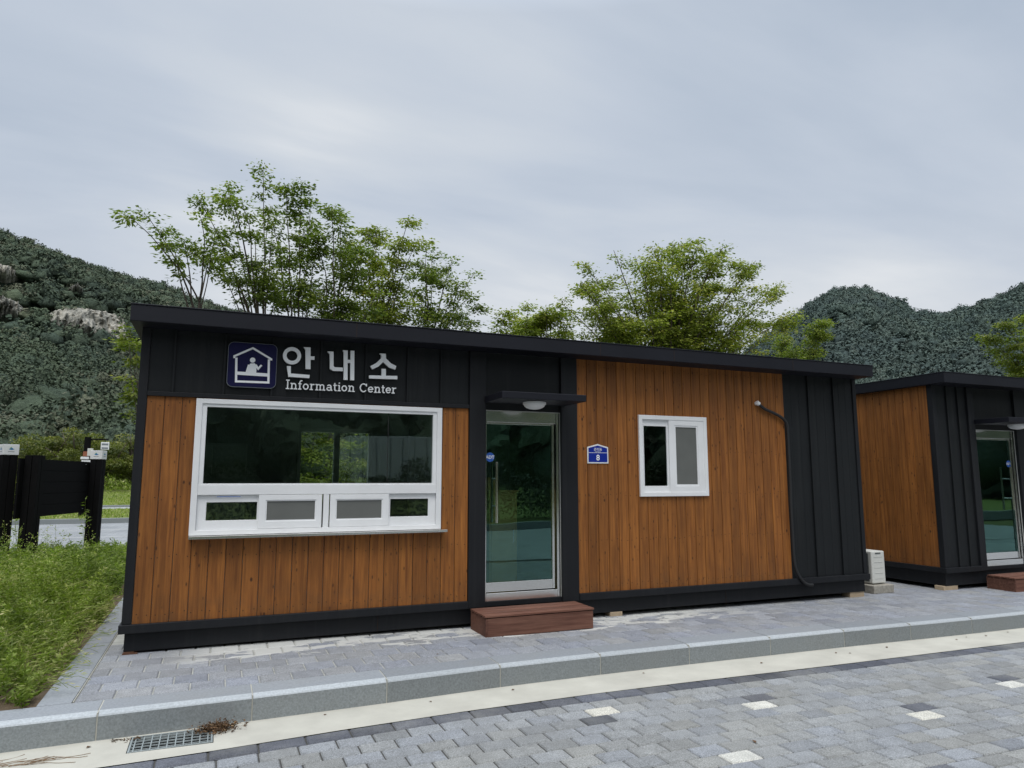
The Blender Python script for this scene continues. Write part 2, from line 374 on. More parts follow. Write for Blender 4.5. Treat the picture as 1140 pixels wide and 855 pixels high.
def parking_mat():
    m, nt, b = nodes('pale_block_paving'); v = pos_coords(nt)
    br = N(nt, 'ShaderNodeTexBrick'); nt.links.new(v, br.inputs['Vector']); br.inputs['Scale'].default_value = 1
    br.inputs['Brick Width'].default_value = .3; br.inputs['Row Height'].default_value = .2; br.inputs['Mortar Size'].default_value = .008
    br.inputs['Color1'].default_value = (.24,.252,.262,1); br.inputs['Color2'].default_value = (.31,.32,.328,1); br.inputs['Mortar'].default_value = (.17,.17,.165,1)
    c = mix(nt, 1., br.outputs['Color'], ramp(nt, noise_tex(nt, v, .8, 5, .6), [(.3, .85), (.7, 1.12)]), 'MULTIPLY')
    nt.links.new(c, b.inputs['Base Color']); b.inputs['Roughness'].default_value = .9; return m
M['parking'] = parking_mat()
M['whiteline'] = pmat('white_paint_line', (.55,.55,.53), .7, 0, .08, 3, 60, .1)

# ------------------------------------------------------------------ ground close to the buildings
KF = [(-14,-2.15),(-3,-1.85),(-.5,-1.72),(0,-1.70),(1,-1.665),(2,-1.61),(3,-1.535),(4,-1.505),(5,-1.495),(6,-1.50),(7,-1.505),(8,-1.53),(9,-1.545),(10,-1.54),(14,-1.56),(30,-1.6)]
GO = [(-14,-2.60),(-3,-2.32),(.2,-2.20),(.8,-2.165),(1.6,-2.085),(2.5,-2.02),(3.6,-1.985),(4.5,-1.985),(6.2,-2.02),(9,-2.035),(14,-2.05),(30,-2.1)]
kf = lambda x: lerp_table(KF, x)
go = lambda x: lerp_table(GO, x)
KH = .178

def sheet(name, x0, x1, nx, ylo, yhi, dz, mat, flat=None):
    b = MB(); xs = [x0 + (x1-x0)*i/nx for i in range(nx+1)]
    vs = []
    for x in xs:
        z = (gz(x) if flat is None else flat) + dz
        vs += [(x, ylo(x), z), (x, yhi(x), z)]
    b.add(vs, [(2*i, 2*i+2, 2*i+3, 2*i+1) for i in range(nx)])
    return tag(b.build(name, mat), kind='structure')

def pavers(b, x0, x1, rows, pitch, width, yrow, zf, zoff, special=None, gap=.010, ch=.008, seed=1, clip=None, xmin=None):
    rnd = random.Random(seed)
    for j in range(rows):
        off = (j % 2)*width/2 + rnd.uniform(-.012, .012)
        n = int((x1-x0)/width)+2
        for i in range(n):
            xa = x0 - width/2 + off + i*width; xb = xa + width
            if xmin is not None: xa = max(xa, xmin)
            if xb - xa < .04: continue
            xm = (xa+xb)/2; ym = yrow(xm) - (j+.5)*pitch
            if clip and not clip(xm, ym): continue
            tint = min(1, max(0, rnd.gauss(.5, .22))); mi = 0
            if special:
                mi = special(xm, ym, j, i)
            dz = rnd.uniform(-.0012, .0012)
            ya = lambda x: yrow(x) - j*pitch - gap/2
            yb = lambda x: yrow(x) - (j+1)*pitch + gap/2
            xa2, xb2 = xa + gap/2, xb - gap/2
            z = lambda x: zf(x) + zoff + dz
            vs = [(xa2,yb(xa2),z(xa2)-.012),(xb2,yb(xb2),z(xb2)-.012),(xb2,ya(xb2),z(xb2)-.012),(xa2,ya(xa2),z(xa2)-.012),
                  (xa2,yb(xa2),z(xa2)-ch),(xb2,yb(xb2),z(xb2)-ch),(xb2,ya(xb2),z(xb2)-ch),(xa2,ya(xa2),z(xa2)-ch),
                  (xa2+ch,yb(xa2)+ch,z(xa2)),(xb2-ch,yb(xb2)+ch,z(xb2)),(xb2-ch,ya(xb2)-ch,z(xb2)),(xa2+ch,ya(xa2)-ch,z(xa2))]
            fs = []
            for a in (0, 4):
                fs += [(a,a+1,a+5,a+4),(a+1,a+2,a+6,a+5),(a+2,a+3,a+7,a+6),(a+3,a,a+4,a+7)]
            b.add(vs, fs + [(8,9,10,11)], tint, mi)

# raised walk
sheet('walkway_bed', -.13, 30, 30, lambda x: kf(x)+.29, lambda x: 7.0, -.010, M['walksand'])
b = MB()
pavers(b, -.13, 14.5, 34, .232, .245, lambda x: kf(x)+.303+34*.232, gz, 0,
       clip=lambda x, y: y < .5 or (8.9 < x < 10.7 and y < 6.6), seed=3, xmin=-.128)
tag(b.build('walkway', [M['walkpaver']]), kind='structure')
# kerb
b = MB(); rnd = random.Random(5)
joints = [-9.0,-8,-7,-6,-5,-4,-3,-2,-.93,.06,1.03,2.02,3.0,3.98,4.95,5.93,6.92,7.88,8.86,9.85,10.85,11.85,12.85,13.85,14.85,15.85,16.85,17.85]
for a, c in zip(joints, joints[1:]):
    a2, c2 = a+.005, c-.005; t = rnd.random()
    ns = 4; xs = [a2+(c2-a2)*k/ns for k in range(ns+1)]
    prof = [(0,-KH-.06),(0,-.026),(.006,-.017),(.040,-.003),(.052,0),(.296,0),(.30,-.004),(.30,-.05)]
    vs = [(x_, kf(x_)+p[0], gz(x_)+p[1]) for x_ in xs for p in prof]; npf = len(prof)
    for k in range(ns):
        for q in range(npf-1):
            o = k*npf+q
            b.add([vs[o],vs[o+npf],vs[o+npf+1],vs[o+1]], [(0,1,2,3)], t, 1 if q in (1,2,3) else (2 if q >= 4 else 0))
    b.add([vs[q] for q in range(npf)], [tuple(range(npf))], t, 0)
    b.add([vs[ns*npf+q] for q in range(npf)], [tuple(range(npf-1,-1,-1))], t, 0)
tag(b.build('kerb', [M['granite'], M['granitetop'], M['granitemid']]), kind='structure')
b = MB()
for a in joints:
    b.box(a-.004, a+.004, kf(a)+.003, kf(a)+.30, gz(a)-KH-.02, gz(a)-.003)
tag(b.build('kerb_joints', M['mortar']), kind='structure')
# kerb slabs running back along the left end of the walk
b = MB(); ys = [-1.40,-.42,.58,1.58,2.58,3.58,4.58,5.58,6.58,7.58]
for a, c in zip(ys, ys[1:]):
    z = gz(-.2); b.box(-.345, -.138, (a+.004) if a > -1.39 else a+.0, c-.004, z-.15, z+.001, rnd.random(), 0)
tag(b.build('side_kerb', [M['granitemid']], bevel=.004), kind='structure')
b = MB(); b.box(-.134, -.128, -1.38, 7.5, gz(0)-.1, gz(0)+.0005)
tag(b.build('side_kerb_joint', M['mortar']), kind='structure')

# gutter with an opening for the grate
GX0, GX1 = .29, .76; GY0 = kf(.5)-.335; GY1 = kf(.5)-.03
b = MB()
xs = [-14,-8,-4,-2,-1,0,GX0-.02,GX1+.02,1.2,1.6,2,2.5,3,3.6,4.5,5.5,6.5,7.5,9,10,12,14,20,30]
for a, c in zip(xs, xs[1:]):
    za, zc = gz(a)-KH, gz(c)-KH
    if abs(a-(GX0-.02)) < 1e-6:
        b.add([(a,go(a),za),(c,go(c),zc),(c,GY0,zc),(a,GY0,za)], [(0,1,2,3)])
        b.add([(a,GY1,za),(c,GY1,zc),(c,kf(c)+.02,zc),(a,kf(a)+.02,za)], [(0,1,2,3)])
    else:
        b.add([(a,go(a),za),(c,go(c),zc),(c,kf(c)+.02,zc),(a,kf(a)+.02,za)], [(0,1,2,3)])
tag(b.build('gutter', M['concrete']), kind='structure')
zg = gz(.5)-KH
b = MB()
b.add([(GX0-.02,GY0,zg),(GX1+.02,GY0,zg),(GX1+.02,GY1,zg),(GX0-.02,GY1,zg),
       (GX0-.02,GY0,zg-.3),(GX1+.02,GY0,zg-.3),(GX1+.02,GY1,zg-.3),(GX0-.02,GY1,zg-.3)],
      [(0,1,5,4),(1,2,6,5),(2,3,7,6),(3,0,4,7),(4,5,6,7)])
tag(b.build('drain_pit', M['pit']), kind='structure')
dg = thing('drain_grate', 'galvanised steel drain grate of square mesh set in the pale gutter', 'drain grate', (.52,(GY0+GY1)/2,zg))
b = MB()
b.box(GX0-.015, GX1+.015, GY0+.003, GY0+.015, zg-.03, zg+.004); b.box(GX0-.015, GX1+.015, GY1-.015, GY1-.003, zg-.03, zg+.004)
b.box(GX0-.015, GX0-.003, GY0+.016, GY1-.016, zg-.03, zg+.003); b.box(GX1+.003, GX1+.015, GY0+.016, GY1-.016, zg-.03, zg+.003)
b.build('rim', M['galv'], dg)
b = MB(); n = 10
for k in range(n):
    xx = GX0+.015+(GX1-GX0-.03)*k/(n-1); b.box(xx-.0035, xx+.0035, GY0+.017, GY1-.017, zg-.006, zg+.0015)
b.build('bearing_bars', M['galv'], dg)
b = MB()
for k in range(5):
    yy = GY0+.045+(GY1-GY0-.09)*k/4; b.box(GX0-.001, GX1+.001, yy-.0035, yy+.0035, zg-.005, zg+.0025)
b.build('cross_bars', M['galv'], dg)

# block paved road
cream = [(3.49,-2.42),(4.70,-2.78),(5.68,-3.35),(3.74,-3.55),(7.15,-3.10),(9.0,-4.3),(6.9,-4.2),(1.6,-3.9),(.3,-3.1),(10.2,-3.4),(8.7,-2.6)]
darks = [(3.38,-2.60),(4.75,-2.60),(5.80,-3.17),(7.22,-2.93),(4.96,-4.05),(9.9,-3.2),(1.5,-3.7)]
cs = set()
def spec(x, y, j, i):
    for lst, v in ((cream, 1), (darks, 2)):
        for q in lst:
            if abs(x-q[0]) < .123 and abs(y-q[1]) < .0786 and (q, v) not in cs:
                cs.add((q, v)); return v
    return 0
b = MB()
rz = lambda x: gz(x)-KH
pavers(b, -3, 16, 30, .157, .245, lambda x: go(x)-.165, rz, 0, special=spec, seed=9)
tag(b.build('road_paving', [M['paver'], M['pavercream'], M['paverdark']]), kind='structure')
b = MB(); pavers(b, -3, 16, 1, .160, .30, lambda x: go(x)-.003, rz, .001, seed=12)
tag(b.build('road_edge_course', [M['paverdark']]), kind='structure')
sheet('road_bed', -14, 30, 44, lambda x: -16.0, lambda x: go(x)+.002, -KH-.010, M['sandbed'])
b = MB()
for (x0,x1,y0,y1) in ((-14,30,-16,-7.2),(-14,-3.2,-7.2,-2.9),(16.2,30,-7.2,-2.4)):
    b.add([(x0,y0,gz(x0)-KH),(x1,y0,gz(x1)-KH),(x1,y1,gz(x1)-KH),(x0,y1,gz(x0)-KH)], [(0,1,2,3)])
tag(b.build('road', M['parking']), kind='structure')

# ground sheet, verge, parking area and lawns
def grid(name, x0, x1, y0, y1, nx, ny, zf, mat):
    b = MB(); V = []; 
    for i in range(nx+1):
        for j in range(ny+1):
            x = x0+(x1-x0)*i/nx; y = y0+(y1-y0)*j/ny; V.append((x,y,zf(x,y)))
    b.add(V, [(i*(ny+1)+j,(i+1)*(ny+1)+j,(i+1)*(ny+1)+j+1,i*(ny+1)+j+1) for i in range(nx) for j in range(ny)])
    return tag(b.build(name, mat, smooth=True), kind='structure')
def verge_z(x, y):
    z = gz(-1)-.02 + .05*mn.noise(Vector((x*.9, y*.9, 0)))
    t = max(0, min(1, (-x-.36)/1.2)); z += .10*t*(1-.8*max(0, min(1, (y-3)/4)))
    k = max(0, min(1, (y-8.0)/3.6)); z = z*(1-k) + .015*k
    e = max(0, min(1, (y-(kf(x)+.30))/.25)); return z if e >= 1 else (gz(x)-.03)*(1-e) + z*e
grid('verge', -14, -.346, -1.42, 11.9, 60, 60, verge_z, M['soil'])
b = MB(); b.add([(-14,kf(-14)+.29,.06),(-.34,kf(-.34)+.29,.09),(-.34,-1.40,.09),(-14,-1.40,.06)], [(0,1,2,3)]); tag(b.build('verge_edge', M['soil']), kind='structure')
grid('ground', -1500, 1500, -1500, 1500, 2, 2, lambda x, y: -.34, M['earth'])
grid('parking_lot', -90, 60, 11.8, 23.4, 2, 2, lambda x, y: .02, M['parking'])
grid('rear_soil', -.34, 40, 7.0, 11.8, 20, 6, lambda x, y: .06, M['earth'])
b = MB()
for y in (13.6, 16.1, 19.4): b.add([(-60,y,.024),(-.8,y,.024),(-.8,y+.11,.024),(-60,y+.11,.024)], [(0,1,2,3)])
tag(b.build('parking_lines', M['whiteline']), kind='structure')
b = MB(); b.box(-90, 60, 23.4, 23.65, -.1, .20); tag(b.build('parking_kerb', M['granite'], bevel=.01), kind='structure')
def lawn_z(x, y):
    return .16 + max(0, (y-36)/12)*.85 + .06*mn.noise(Vector((x*.3,y*.3,3)))
grid('lawn_strip', -90, 60, 23.65, 33.5, 30, 6, lambda x,y: .17, M['lawn'])
grid('footpath', -90, 60, 33.5, 35.6, 4, 1, lambda x,y: .19, M['asphalt'])
b = MB(); b.box(-90, 60, 35.6, 35.8, 0, .30); tag(b.build('footpath_kerb', M['granite'], bevel=.01), kind='structure')
grid('lawn', -90, 60, 35.8, 90, 60, 30, lambda x,y: lawn_z(x,y)+.04 if y < 60 else 1.9, M['lawn'])
# side behind the viewer, which the glass mirrors
b = MB(); b.box(-60, 60, -16.25, -16.0, -.3, .12); tag(b.build('far_kerb', M['granite'], bevel=.01), kind='structure')
grid('far_lawn', -120, 120, -75, -16.25, 20, 10, lambda x, y: .1 + max(0, (-y-30))*.03, M['lawn'])

# ------------------------------------------------------------------ buildings
def wall_boxes(b, x0, x1, z0, z1, holes, y0, y1, axis='x', mi=0):
    xs = sorted({x0, x1, *[h[0] for h in holes], *[h[1] for h in holes]})
    for a, c in zip(xs, xs[1:]):
        if c <= x0 or a >= x1: continue
        hs = sorted([(h[2], h[3]) for h in holes if h[0] <= a+1e-6 and h[1] >= c-1e-6])
        z = z0
        for (ha, hb) in hs + [(z1, z1)]:
            if ha > z+1e-6:
                if axis == 'x': b.box(a, c, y0, y1, z, ha, mi=mi)
                else: b.box(y0, y1, a, c, z, ha, mi=mi)
            z = max(z, hb)

def boards(name, x0, x1, z0, z1, parent, holes=(), w=.142, axis='x', plane=0., out=-1, seed=0):
    """vertical boards with V-shaped seams and nail heads; out = -1 faces -y (or -x)"""
    rnd = random.Random(seed); b = MB(); x = x0
    n = round((x1-x0)/w); w = (x1-x0)/n
    def P(u, d, z): return (u, plane+out*d, z) if axis == 'x' else (plane+out*d, u, z)
    for i in range(n):
        xa, xb = x0+i*w, x0+(i+1)*w; t = rnd.random(); g = .0028
        cuts = sorted({xa, xb, *[h[0] for h in holes if xa < h[0] < xb], *[h[1] for h in holes if xa < h[1] < xb]})
        for a, c in zip(cuts, cuts[1:]):
            hs = sorted([(h[2], h[3]) for h in holes if h[0] <= a+1e-6 and h[1] >= c-1e-6]); z = z0
            ga = g if a == xa else 0; gc = g if c == xb else 0
            for (ha, hb) in hs + [(z1, z1)]:
                if ha > z+1e-6:
                    d = .018
                    vs = [P(a+ga*.3,.006,z),P(a+ga+ga*.6,d,z),P(c-gc-gc*.6,d,z),P(c-gc*.3,.006,z),P(a+ga*.3,.006,ha),P(a+ga+ga*.6,d,ha),P(c-gc-gc*.6,d,ha),P(c-gc*.3,.006,ha)]
                    b.add(vs, [(0,1,5,4),(1,2,6,5),(2,3,7,6)], t)
                z = max(z, hb)
        for zz in (z0+.07, z0+.58, z0+1.1, z0+1.62, z1-.07):
            for u in (xa+.03, xb-.03):
                uu, zn = u+rnd.uniform(-.008,.008), zz+rnd.uniform(-.02,.02)
                if any(h[0]-.01 < uu < h[1]+.01 and h[2]-.01 < zn < h[3]+.01 for h in holes): continue
                r = .0055; b.add([P(uu+r*math.cos(k*math.pi/3), .0187, zn+r*math.sin(k*math.pi/3)) for k in range(6)], [tuple(range(6))], .5, 1)
    # dark backing seen in the seams
    for a, c, za, zb in [(x0, x1, z0, z1)] if not holes else []:
        b.add([P(a,.004,za),P(c,.004,za),P(c,.004,zb),P(a,.004,zb)], [(0,1,2,3)], .5, 1)
    return b.build(name, [M['wood'], M['gap']], parent)

def ribbed(name, x0, x1, z0, z1, ribs, parent, axis='x', plane=0., out=-1, d0=.010):
    b = MB()
    def bx(a, c, d0_, d1, za, zb):
        lo, hi = sorted((plane+out*d0_, plane+out*d1))
        if axis == 'x': b.box(a, c, lo, hi, za, zb)
        else: b.box(lo, hi, a, c, za, zb)
    bx(x0, x1, .0, d0, z0, z1)
    for r in ribs: bx(r-.009, r+.009, d0+.0005, d0+.024, z0+.002, z1-.002)
    allr = sorted([x0]+list(ribs)+[x1])
    for a, c in zip(allr, allr[1:]):
        for q in (1/3, 2/3):
            if c-a > .3: m_ = a+(c-a)*q; bx(m_-.012, m_+.012, d0+.0003, d0+.0015, z0+.004, z1-.004)
    return b.build(name, M['black'], parent, bevel=.002)

def glass_quad(name, x0, x1, z0, z1, y, parent, mat=None):
    b = MB(); b.add([(x0,y,z0),(x1,y,z0),(x1,y,z1),(x0,y,z1)], [(0,1,2,3)]); return b.build(name, mat or M['glass'], parent)

def ticket_window(parent, x0=.496, x1=2.912, z0=1.135, z1=2.41, full=True):
    L = x1-x0; S = lambda v: x0 + (v-.496)*L/2.416
    b = MB()
    b.frame(x0, x1, z0, z1, .055, -.052, .03, wb=.045, wt=.045)
    b.box(x0+.055, x1-.055, -.047, .03, 1.505, 1.600)                    # rail under the big pane
    b.box(S(1.700), S(1.755), -.045, .03, z0+.045, 1.505)                # centre mullion
    w = b.build('ticket_window', M['white'], parent, bevel=.003)
    b = MB(); b.frame(x0+.055, x1-.055, 1.60, z1-.045, .042, -.040, .03, wb=.012, wt=.03); b.build('glazing_bead', M['white'], w, bevel=.003)
    glass_quad('window_pane', x0+.08, x1-.08, 1.60, z1-.06, -.01, w)
    b = MB(); b.box(S(2.335), S(2.341), -.014, -.0105, 1.612, z1-.076); b.build('pane_joint', M['rubber'], w)
    # lower row of sliding sashes, outer pair set back, inner pair in front
    for (a, c, hx0, hx1, hz0, hz1, yf, kind) in ((.552,1.098,.634,1.082,1.268,1.436,-.022,'g'),(2.352,2.856,2.375,2.778,1.270,1.450,-.022,'g'),
                                                  (1.093,1.686,1.160,1.630,1.252,1.452,-.046,'s'),(1.765,2.356,1.822,2.292,1.252,1.452,-.046,'s')):
        a, c, hx0, hx1 = map(S, (a, c, hx0, hx1)); b = MB()
        za, zb = (1.182, 1.503) if kind == 's' else (1.180, 1.504)
        o = [(a,za),(c,za),(c,zb),(a,zb)]; i = [(hx0,hz0),(hx1,hz0),(hx1,hz1),(hx0,hz1)]
        y0, y1 = yf, yf+.022
        vs = [(p,y0,q) for p,q in o]+[(p,y0,q) for p,q in i]+[(p,y1,q) for p,q in o]+[(p,y1,q) for p,q in i]
        fs = []
        for k in range(4):
            n_ = (k+1) % 4; fs += [(k,n_,4+n_,4+k),(8+n_,8+k,12+k,12+n_),(8+k,8+n_,n_,k),(4+k,4+n_,12+n_,12+k)]
        b.add(vs, fs); b.build('sash', M['white'], w, bevel=.003)
        if kind == 's':
            b = MB(); b.frame(hx0-.002, hx1+.002, hz0-.002, hz1+.002, .012, yf+.006, yf+.021); b.build('screen_bead', M['white'], w)
            glass_quad('insect_screen', hx0, hx1, hz0, hz1, yf+.014, w, M['screen'])
        else:
            glass_quad('sash_pane', hx0-.01, hx1+.01, hz0-.01, hz1+.01, yf+.012, w)
    b = MB(); b.box(x0+.003, x1+.05, -.125, -.02, z0-.028, z0-.003); b.build('sill', M['steel'] if full else M['white'], w, bevel=.002)
    if full:
        b = MB(); b.box(S(.72), S(.93), -.0505, -.0495, 1.487, 1.491); b.build('blue_protective_tape', M['sticker'], w)
    return w

def small_window(parent, x0=5.385, x1=6.384, z0=1.447, z1=2.426):
    b = MB(); b.frame(x0, x1, z0, z1, .05, -.045, .03)
    w = b.build('sliding_window', M['white'], parent, bevel=.003)
    for (a, c, ha, hc, yf, kind) in ((x0+.045, x0+.462, x0+.080, x0+.408, -.018, 'g'), (x0+.430, x1-.045, x0+.515, x1-.138, -.040, 's')):
        b = MB(); z2, z3 = (z0+.045, z1-.045) if kind == 'g' else (z0+.030, z1-.030)
        hz0, hz1 = z0+.125, z1-.115
        if kind == 'g': hz1 = z1-.13
        o = [(a,z2),(c,z2),(c,z3),(a,z3)]; i = [(ha,hz0),(hc,hz0),(hc,hz1),(ha,hz1)]; y0, y1 = yf, yf+.022
        vs = [(p,y0,q) for p,q in o]+[(p,y0,q) for p,q in i]+[(p,y1,q) for p,q in o]+[(p,y1,q) for p,q in i]; fs = []
        for k in range(4):
            n_ = (k+1) % 4; fs += [(k,n_,4+n_,4+k),(8+n_,8+k,12+k,12+n_),(8+k,8+n_,n_,k),(4+k,4+n_,12+n_,12+k)]
        b.add(vs, fs); b.build('sash', M['white'], w, bevel=.003)
        if kind == 's':
            b = MB(); b.frame(ha-.002, hc+.002, hz0-.002, hz1+.002, .02, yf+.006, yf+.0215); b.build('screen_bead', M['white'], w)
            glass_quad('insect_screen', ha, hc, hz0, hz1, yf+.015, w, M['screen'])
        else: glass_quad('sash_pane', ha-.01, hc+.01, hz0-.01, hz1+.01, yf+.012, w)
    return w

def text_mesh(name, body, x, y, z, size, mat, parent, depth=.002, scale_x=1.0, bold=0.):
    c = bpy.data.curves.new(name, 'FONT'); c.body = body; c.size = size; c.extrude = depth/2; c.align_x = 'CENTER'; c.offset = bold
    o = bpy.data.objects.new('tmp', c); COL.objects.link(o)
    me = bpy.data.meshes.new_from_object(o.evaluated_get(bpy.context.evaluated_depsgraph_get()))
    bpy.data.objects.remove(o)
    me.name = name
    off = WLOC[parent]
    for v in me.vertices:
        p = v.co.copy(); v.co = Vector((x + p.x*scale_x, y - p.z, z + p.y)) - off
    me.materials.clear(); me.materials.append(mat)
    ob = bpy.data.objects.new(name, me); COL.objects.link(ob); ob.parent = parent; WLOC[ob] = off; return ob

def glass_door(parent, x0, x1, z0=.352, z1=2.41, handle='left', sticker=True):
    b = MB()
    b.box(x0, x0+.022, .005, .10, z0, z1); b.box(x1-.045, x1, .005, .10, z0, z1)     # jambs
    b.box(x0+.0225, x1-.0455, .015, .10, z1-.125, z1)                                   # head
    b.box(x0+.0225, x1-.0455, .002, .10, z0, z0+.082)                                   # threshold
    d = b.build('door', M['steel'], parent, bevel=.003)
    lx0, lx1 = x0+.024, x1-.060; lz0, lz1 = z0+.092, z1-.128
    b = MB(); y0, y1 = .035, .070
    if handle == 'left': sl, sr = .006, .028
    else: sl, sr = .006, .030
    b.box(lx0, lx0+sl, y0, y1, lz0, lz1); b.box(lx1-sr, lx1, y0, y1, lz0, lz1)
    b.box(lx0+sl+.0005, lx1-sr-.0005, y0, y1, lz1-.018, lz1); b.box(lx0+sl+.0005, lx1-sr-.0005, y0, y1, lz0, lz0+.098)
    b.build('door_leaf_frame', M['steel'], d, bevel=.002)
    glass_quad('door_glass', lx0+sl, lx1-sr, lz0+.09, lz1-.01, .052, d, M['doorglass'])
    b = MB(); b.box(lx1-.30, lx1-.06, .074, .13, z1-.115, z1-.055); b.box(lx0+.26, lx1-.30, .085, .10, z1-.10, z1-.08)
    b.build('door_closer', M['steel'], d, bevel=.006)
    hx = lx0+.108 if handle == 'left' else lx1-.145
    for yy, nm in ((-.022, 'pull_handle'), (.125, 'pull_handle')):
        b = MB(); b.tube([(hx,yy,1.18),(hx,yy,1.84)], .015, 14)
        for zz in (1.36, 1.66):
            b.tube([(hx,yy,zz),(hx,.05,zz)], .008, 8)
        b.build(nm, M['steel'], d, smooth=False, bevel=.001)
    if sticker:
        sx = lx0+.055 if handle == 'left' else lx1-.062
        b = MB(); b.ring((sx,1.895), .052, 0, .0490, .0500, 24); b.build('round_sticker', M['sticker'], d)
        text_mesh('sticker_lettering', 'ADT', sx, .0483, 1.878, .05, M['letter'], d, .0008, bold=.0012)
    return d

def step(name, label, x0, x1, y0, y1, group):
    zb = gz(x0)-.004; zt = gz(3.3)+.207 if x0 < 5 else gz(x0)+.200
    t = thing(name, label, 'step', ((x0+x1)/2,(y0+y1)/2,zb), group)
    rnd = random.Random(int(x0*10)); b = MB(); n = 4; w = (y1-y0)/n
    for k in range(n): b.box(x0-.010, x1+.010, y0-.012+k*w+.007, y0-.012+(k+1)*w-.007, zt-.022, zt+rnd.uniform(-.001,.001), (.9,.1,.75,.2)[k])
    b.build('tread', M['deck'], t, bevel=.003)
    b = MB(); b.box(x0+.03, x1-.03, y0+.03, y1-.02, zt-.05, zt-.0225); b.build('under_tread_dark', M['gap'], t)  # dark sheet below the slats, putting the shade of their gaps in colour
    b = MB(); b.box(x0+.022, x1, y0, y0+.02, zb+.001, zt-.030, .4); b.build('riser', M['deck'], t, bevel=.002)
    b = MB(); b.box(x0, x0+.021, y0+.0, y1, zb+.001, zt-.030, .15); b.build('side_board', M['deck'], t, bevel=.002)
    b = MB(); b.box(x1-.02, x1-.0005, y0+.0205, y1, zb+.001, zt-.030, .3); b.build('side_board', M['deck'], t, bevel=.002)
    return t

def lamp(x, y, z, label):
    t = thing('porch_lamp', label, 'lamp', (x,y,z), 'round lamps under the door canopies')
    b = MB(); b.tube([(x,y,z-.028),(x,y,z-.001)], .128, 40); b.build('lamp_base', M['white'], t, bevel=.003)
    b = MB(); pts = []; n = 36; prof = [(.118,-.029),(.114,-.042),(.095,-.060),(.06,-.074),(.02,-.080)]
    V = [(x+r*math.cos(2*math.pi*k/n), y+r*math.sin(2*math.pi*k/n), z+h) for r,h in prof for k in range(n)]
    F = [(i*n+k,(i+1)*n+k,(i+1)*n+(k+1)%n,i*n+(k+1)%n) for i in range(len(prof)-1) for k in range(n)] + [tuple(range((len(prof)-1)*n, len(prof)*n))[::-1]]
    b.add(V, F); b.build('lamp_shade', M['lampglass'], t, smooth=True)
    return t

ZT, ZB, ZR = 3.06, .375, 3.21
def office(name, label, X0, X1, door, win_big=None, win_small=None, layout=None, rearwin=None, depth=3.0):
    root = thing(name, label, 'building', ((X0+X1)/2, depth/2, .12), 'prefabricated office cabins')
    holes = []
    if win_big: holes.append((win_big[0]+.02, win_big[1]-.02, 1.15, 2.39))
    if win_small: holes.append((win_small[0]+.02, win_small[1]-.02, 1.467, 2.406))
    holes.append((door[0]+.001, door[1]-.001, .30, 2.412))
    # shell: four walls, floor, ceiling
    b = MB(); wall_boxes(b, X0+.02, X1-.02, .302, ZT, holes, .0, .10); 
    rh = [rearwin] if rearwin else []
    wall_boxes(b, X0+.02, X1-.02, .302, ZT, rh, depth-.10, depth)
    b.box(X0+.02, X0+.10, .1005, depth-.1005, .302, ZT); b.box(X1-.10, X1-.02, .1005, depth-.1005, .302, ZT)
    b.build('wall', M['inwall'], root)
    b = MB(); b.box(X0+.03, X1-.03, .02, depth-.02, .26, .30); b.build('floor', M['infloor'], root)
    b = MB(); b.box(X0+.101, X1-.101, .101, depth-.101, 2.70, 2.74); b.build('ceiling', M['inwall'], root)
    # base skirt, trim rail, roof
    b = MB(); zb = gz(X0)+.018 if X0 < 5 else gz(X0)+.058; b.box(X0+.025, X1-.025, .012, depth-.012, zb, .2995)
    b.build('base_skirt', M['post'], root, bevel=.003)
    b = MB()
    for (a, c) in ((X0-.022, layout['post1'][0]-.001), (layout['post2'][1]+.001, X1+.022)): b.box(a, c, -.052, .011, .3, ZB)
    b.box(X0-.022, X0+.0, .0115, depth+.03, .3, ZB); b.box(X1, X1+.022, .0115, depth+.03, .3, ZB); b.box(X0+.001, X1-.001, depth+.0, depth+.03, .3, ZB)
    b.build('base_trim', M['post'], root, bevel=.004)
    b = MB(); b.box(X0-.08, X1+.04, -.30, depth+.12, ZT, ZR)
    r = b.build('roof', M['fascia'], root, bevel=.006)
    b = MB(); b.box(X0-.085, X1+.045, -.306, depth+.125, ZR+.0005, ZR+.012); b.build('roof_edge_flashing', M['fascia'], r, bevel=.003)
    for xx in layout.get('seams', ()):
        b = MB(); b.box(xx, xx+.004, -.3015, -.3003, ZT+.004, ZR-.004); b.build('fascia_seam', M['gap'], r)
    # corner posts
    for (a, c, y0, y1) in ((X0-.002, X0+.075, -.026, .06), (X1-.062, X1+.002, -.026, .06), (X0-.002, X0+.06, depth-.06, depth+.01), (X1-.06, X1+.002, depth-.06, depth+.01)):
        b = MB(); b.box(a, c, y0, y1, ZB+.0005, ZT-.0005); b.build('corner_post', M['post'], root, bevel=.004)
    for p in (layout['post1'], layout['post2']):
        b = MB(); b.box(p[0], p[1], -.042, .03, .3005, ZT-.0005); b.build('door_post', M['post'], root, bevel=.005)
    # head panel over the door and the canopy
    b = MB(); b.box(layout['post1'][1]+.001, layout['post2'][0]-.001, -.004, .02, 2.415, ZT-.001); b.build('head_panel', M['black'], root, bevel=.002)
    aw = layout['awning']
    b = MB(); b.box(aw[0], aw[1], -.56, -.043, 2.490, 2.562); b.build('door_canopy', M['fascia'], root, bevel=.005)
    b = MB(); b.box(layout['post1'][1]+.001, layout['post2'][0]-.001, -.012, .10, .3005, .351); b.build('door_sill', M['post'], root, bevel=.002)
    # rear and end cladding
    ribbed('rear_panel', X0+.07, X1-.07, ZB, ZT-.001, [X0+.07+.45*k for k in range(1, int((X1-X0-.2)/.45))], root, 'x', depth, +1) if not rearwin else None
    glass_door(root, door[0], door[1], handle=layout['handle'])
    return root

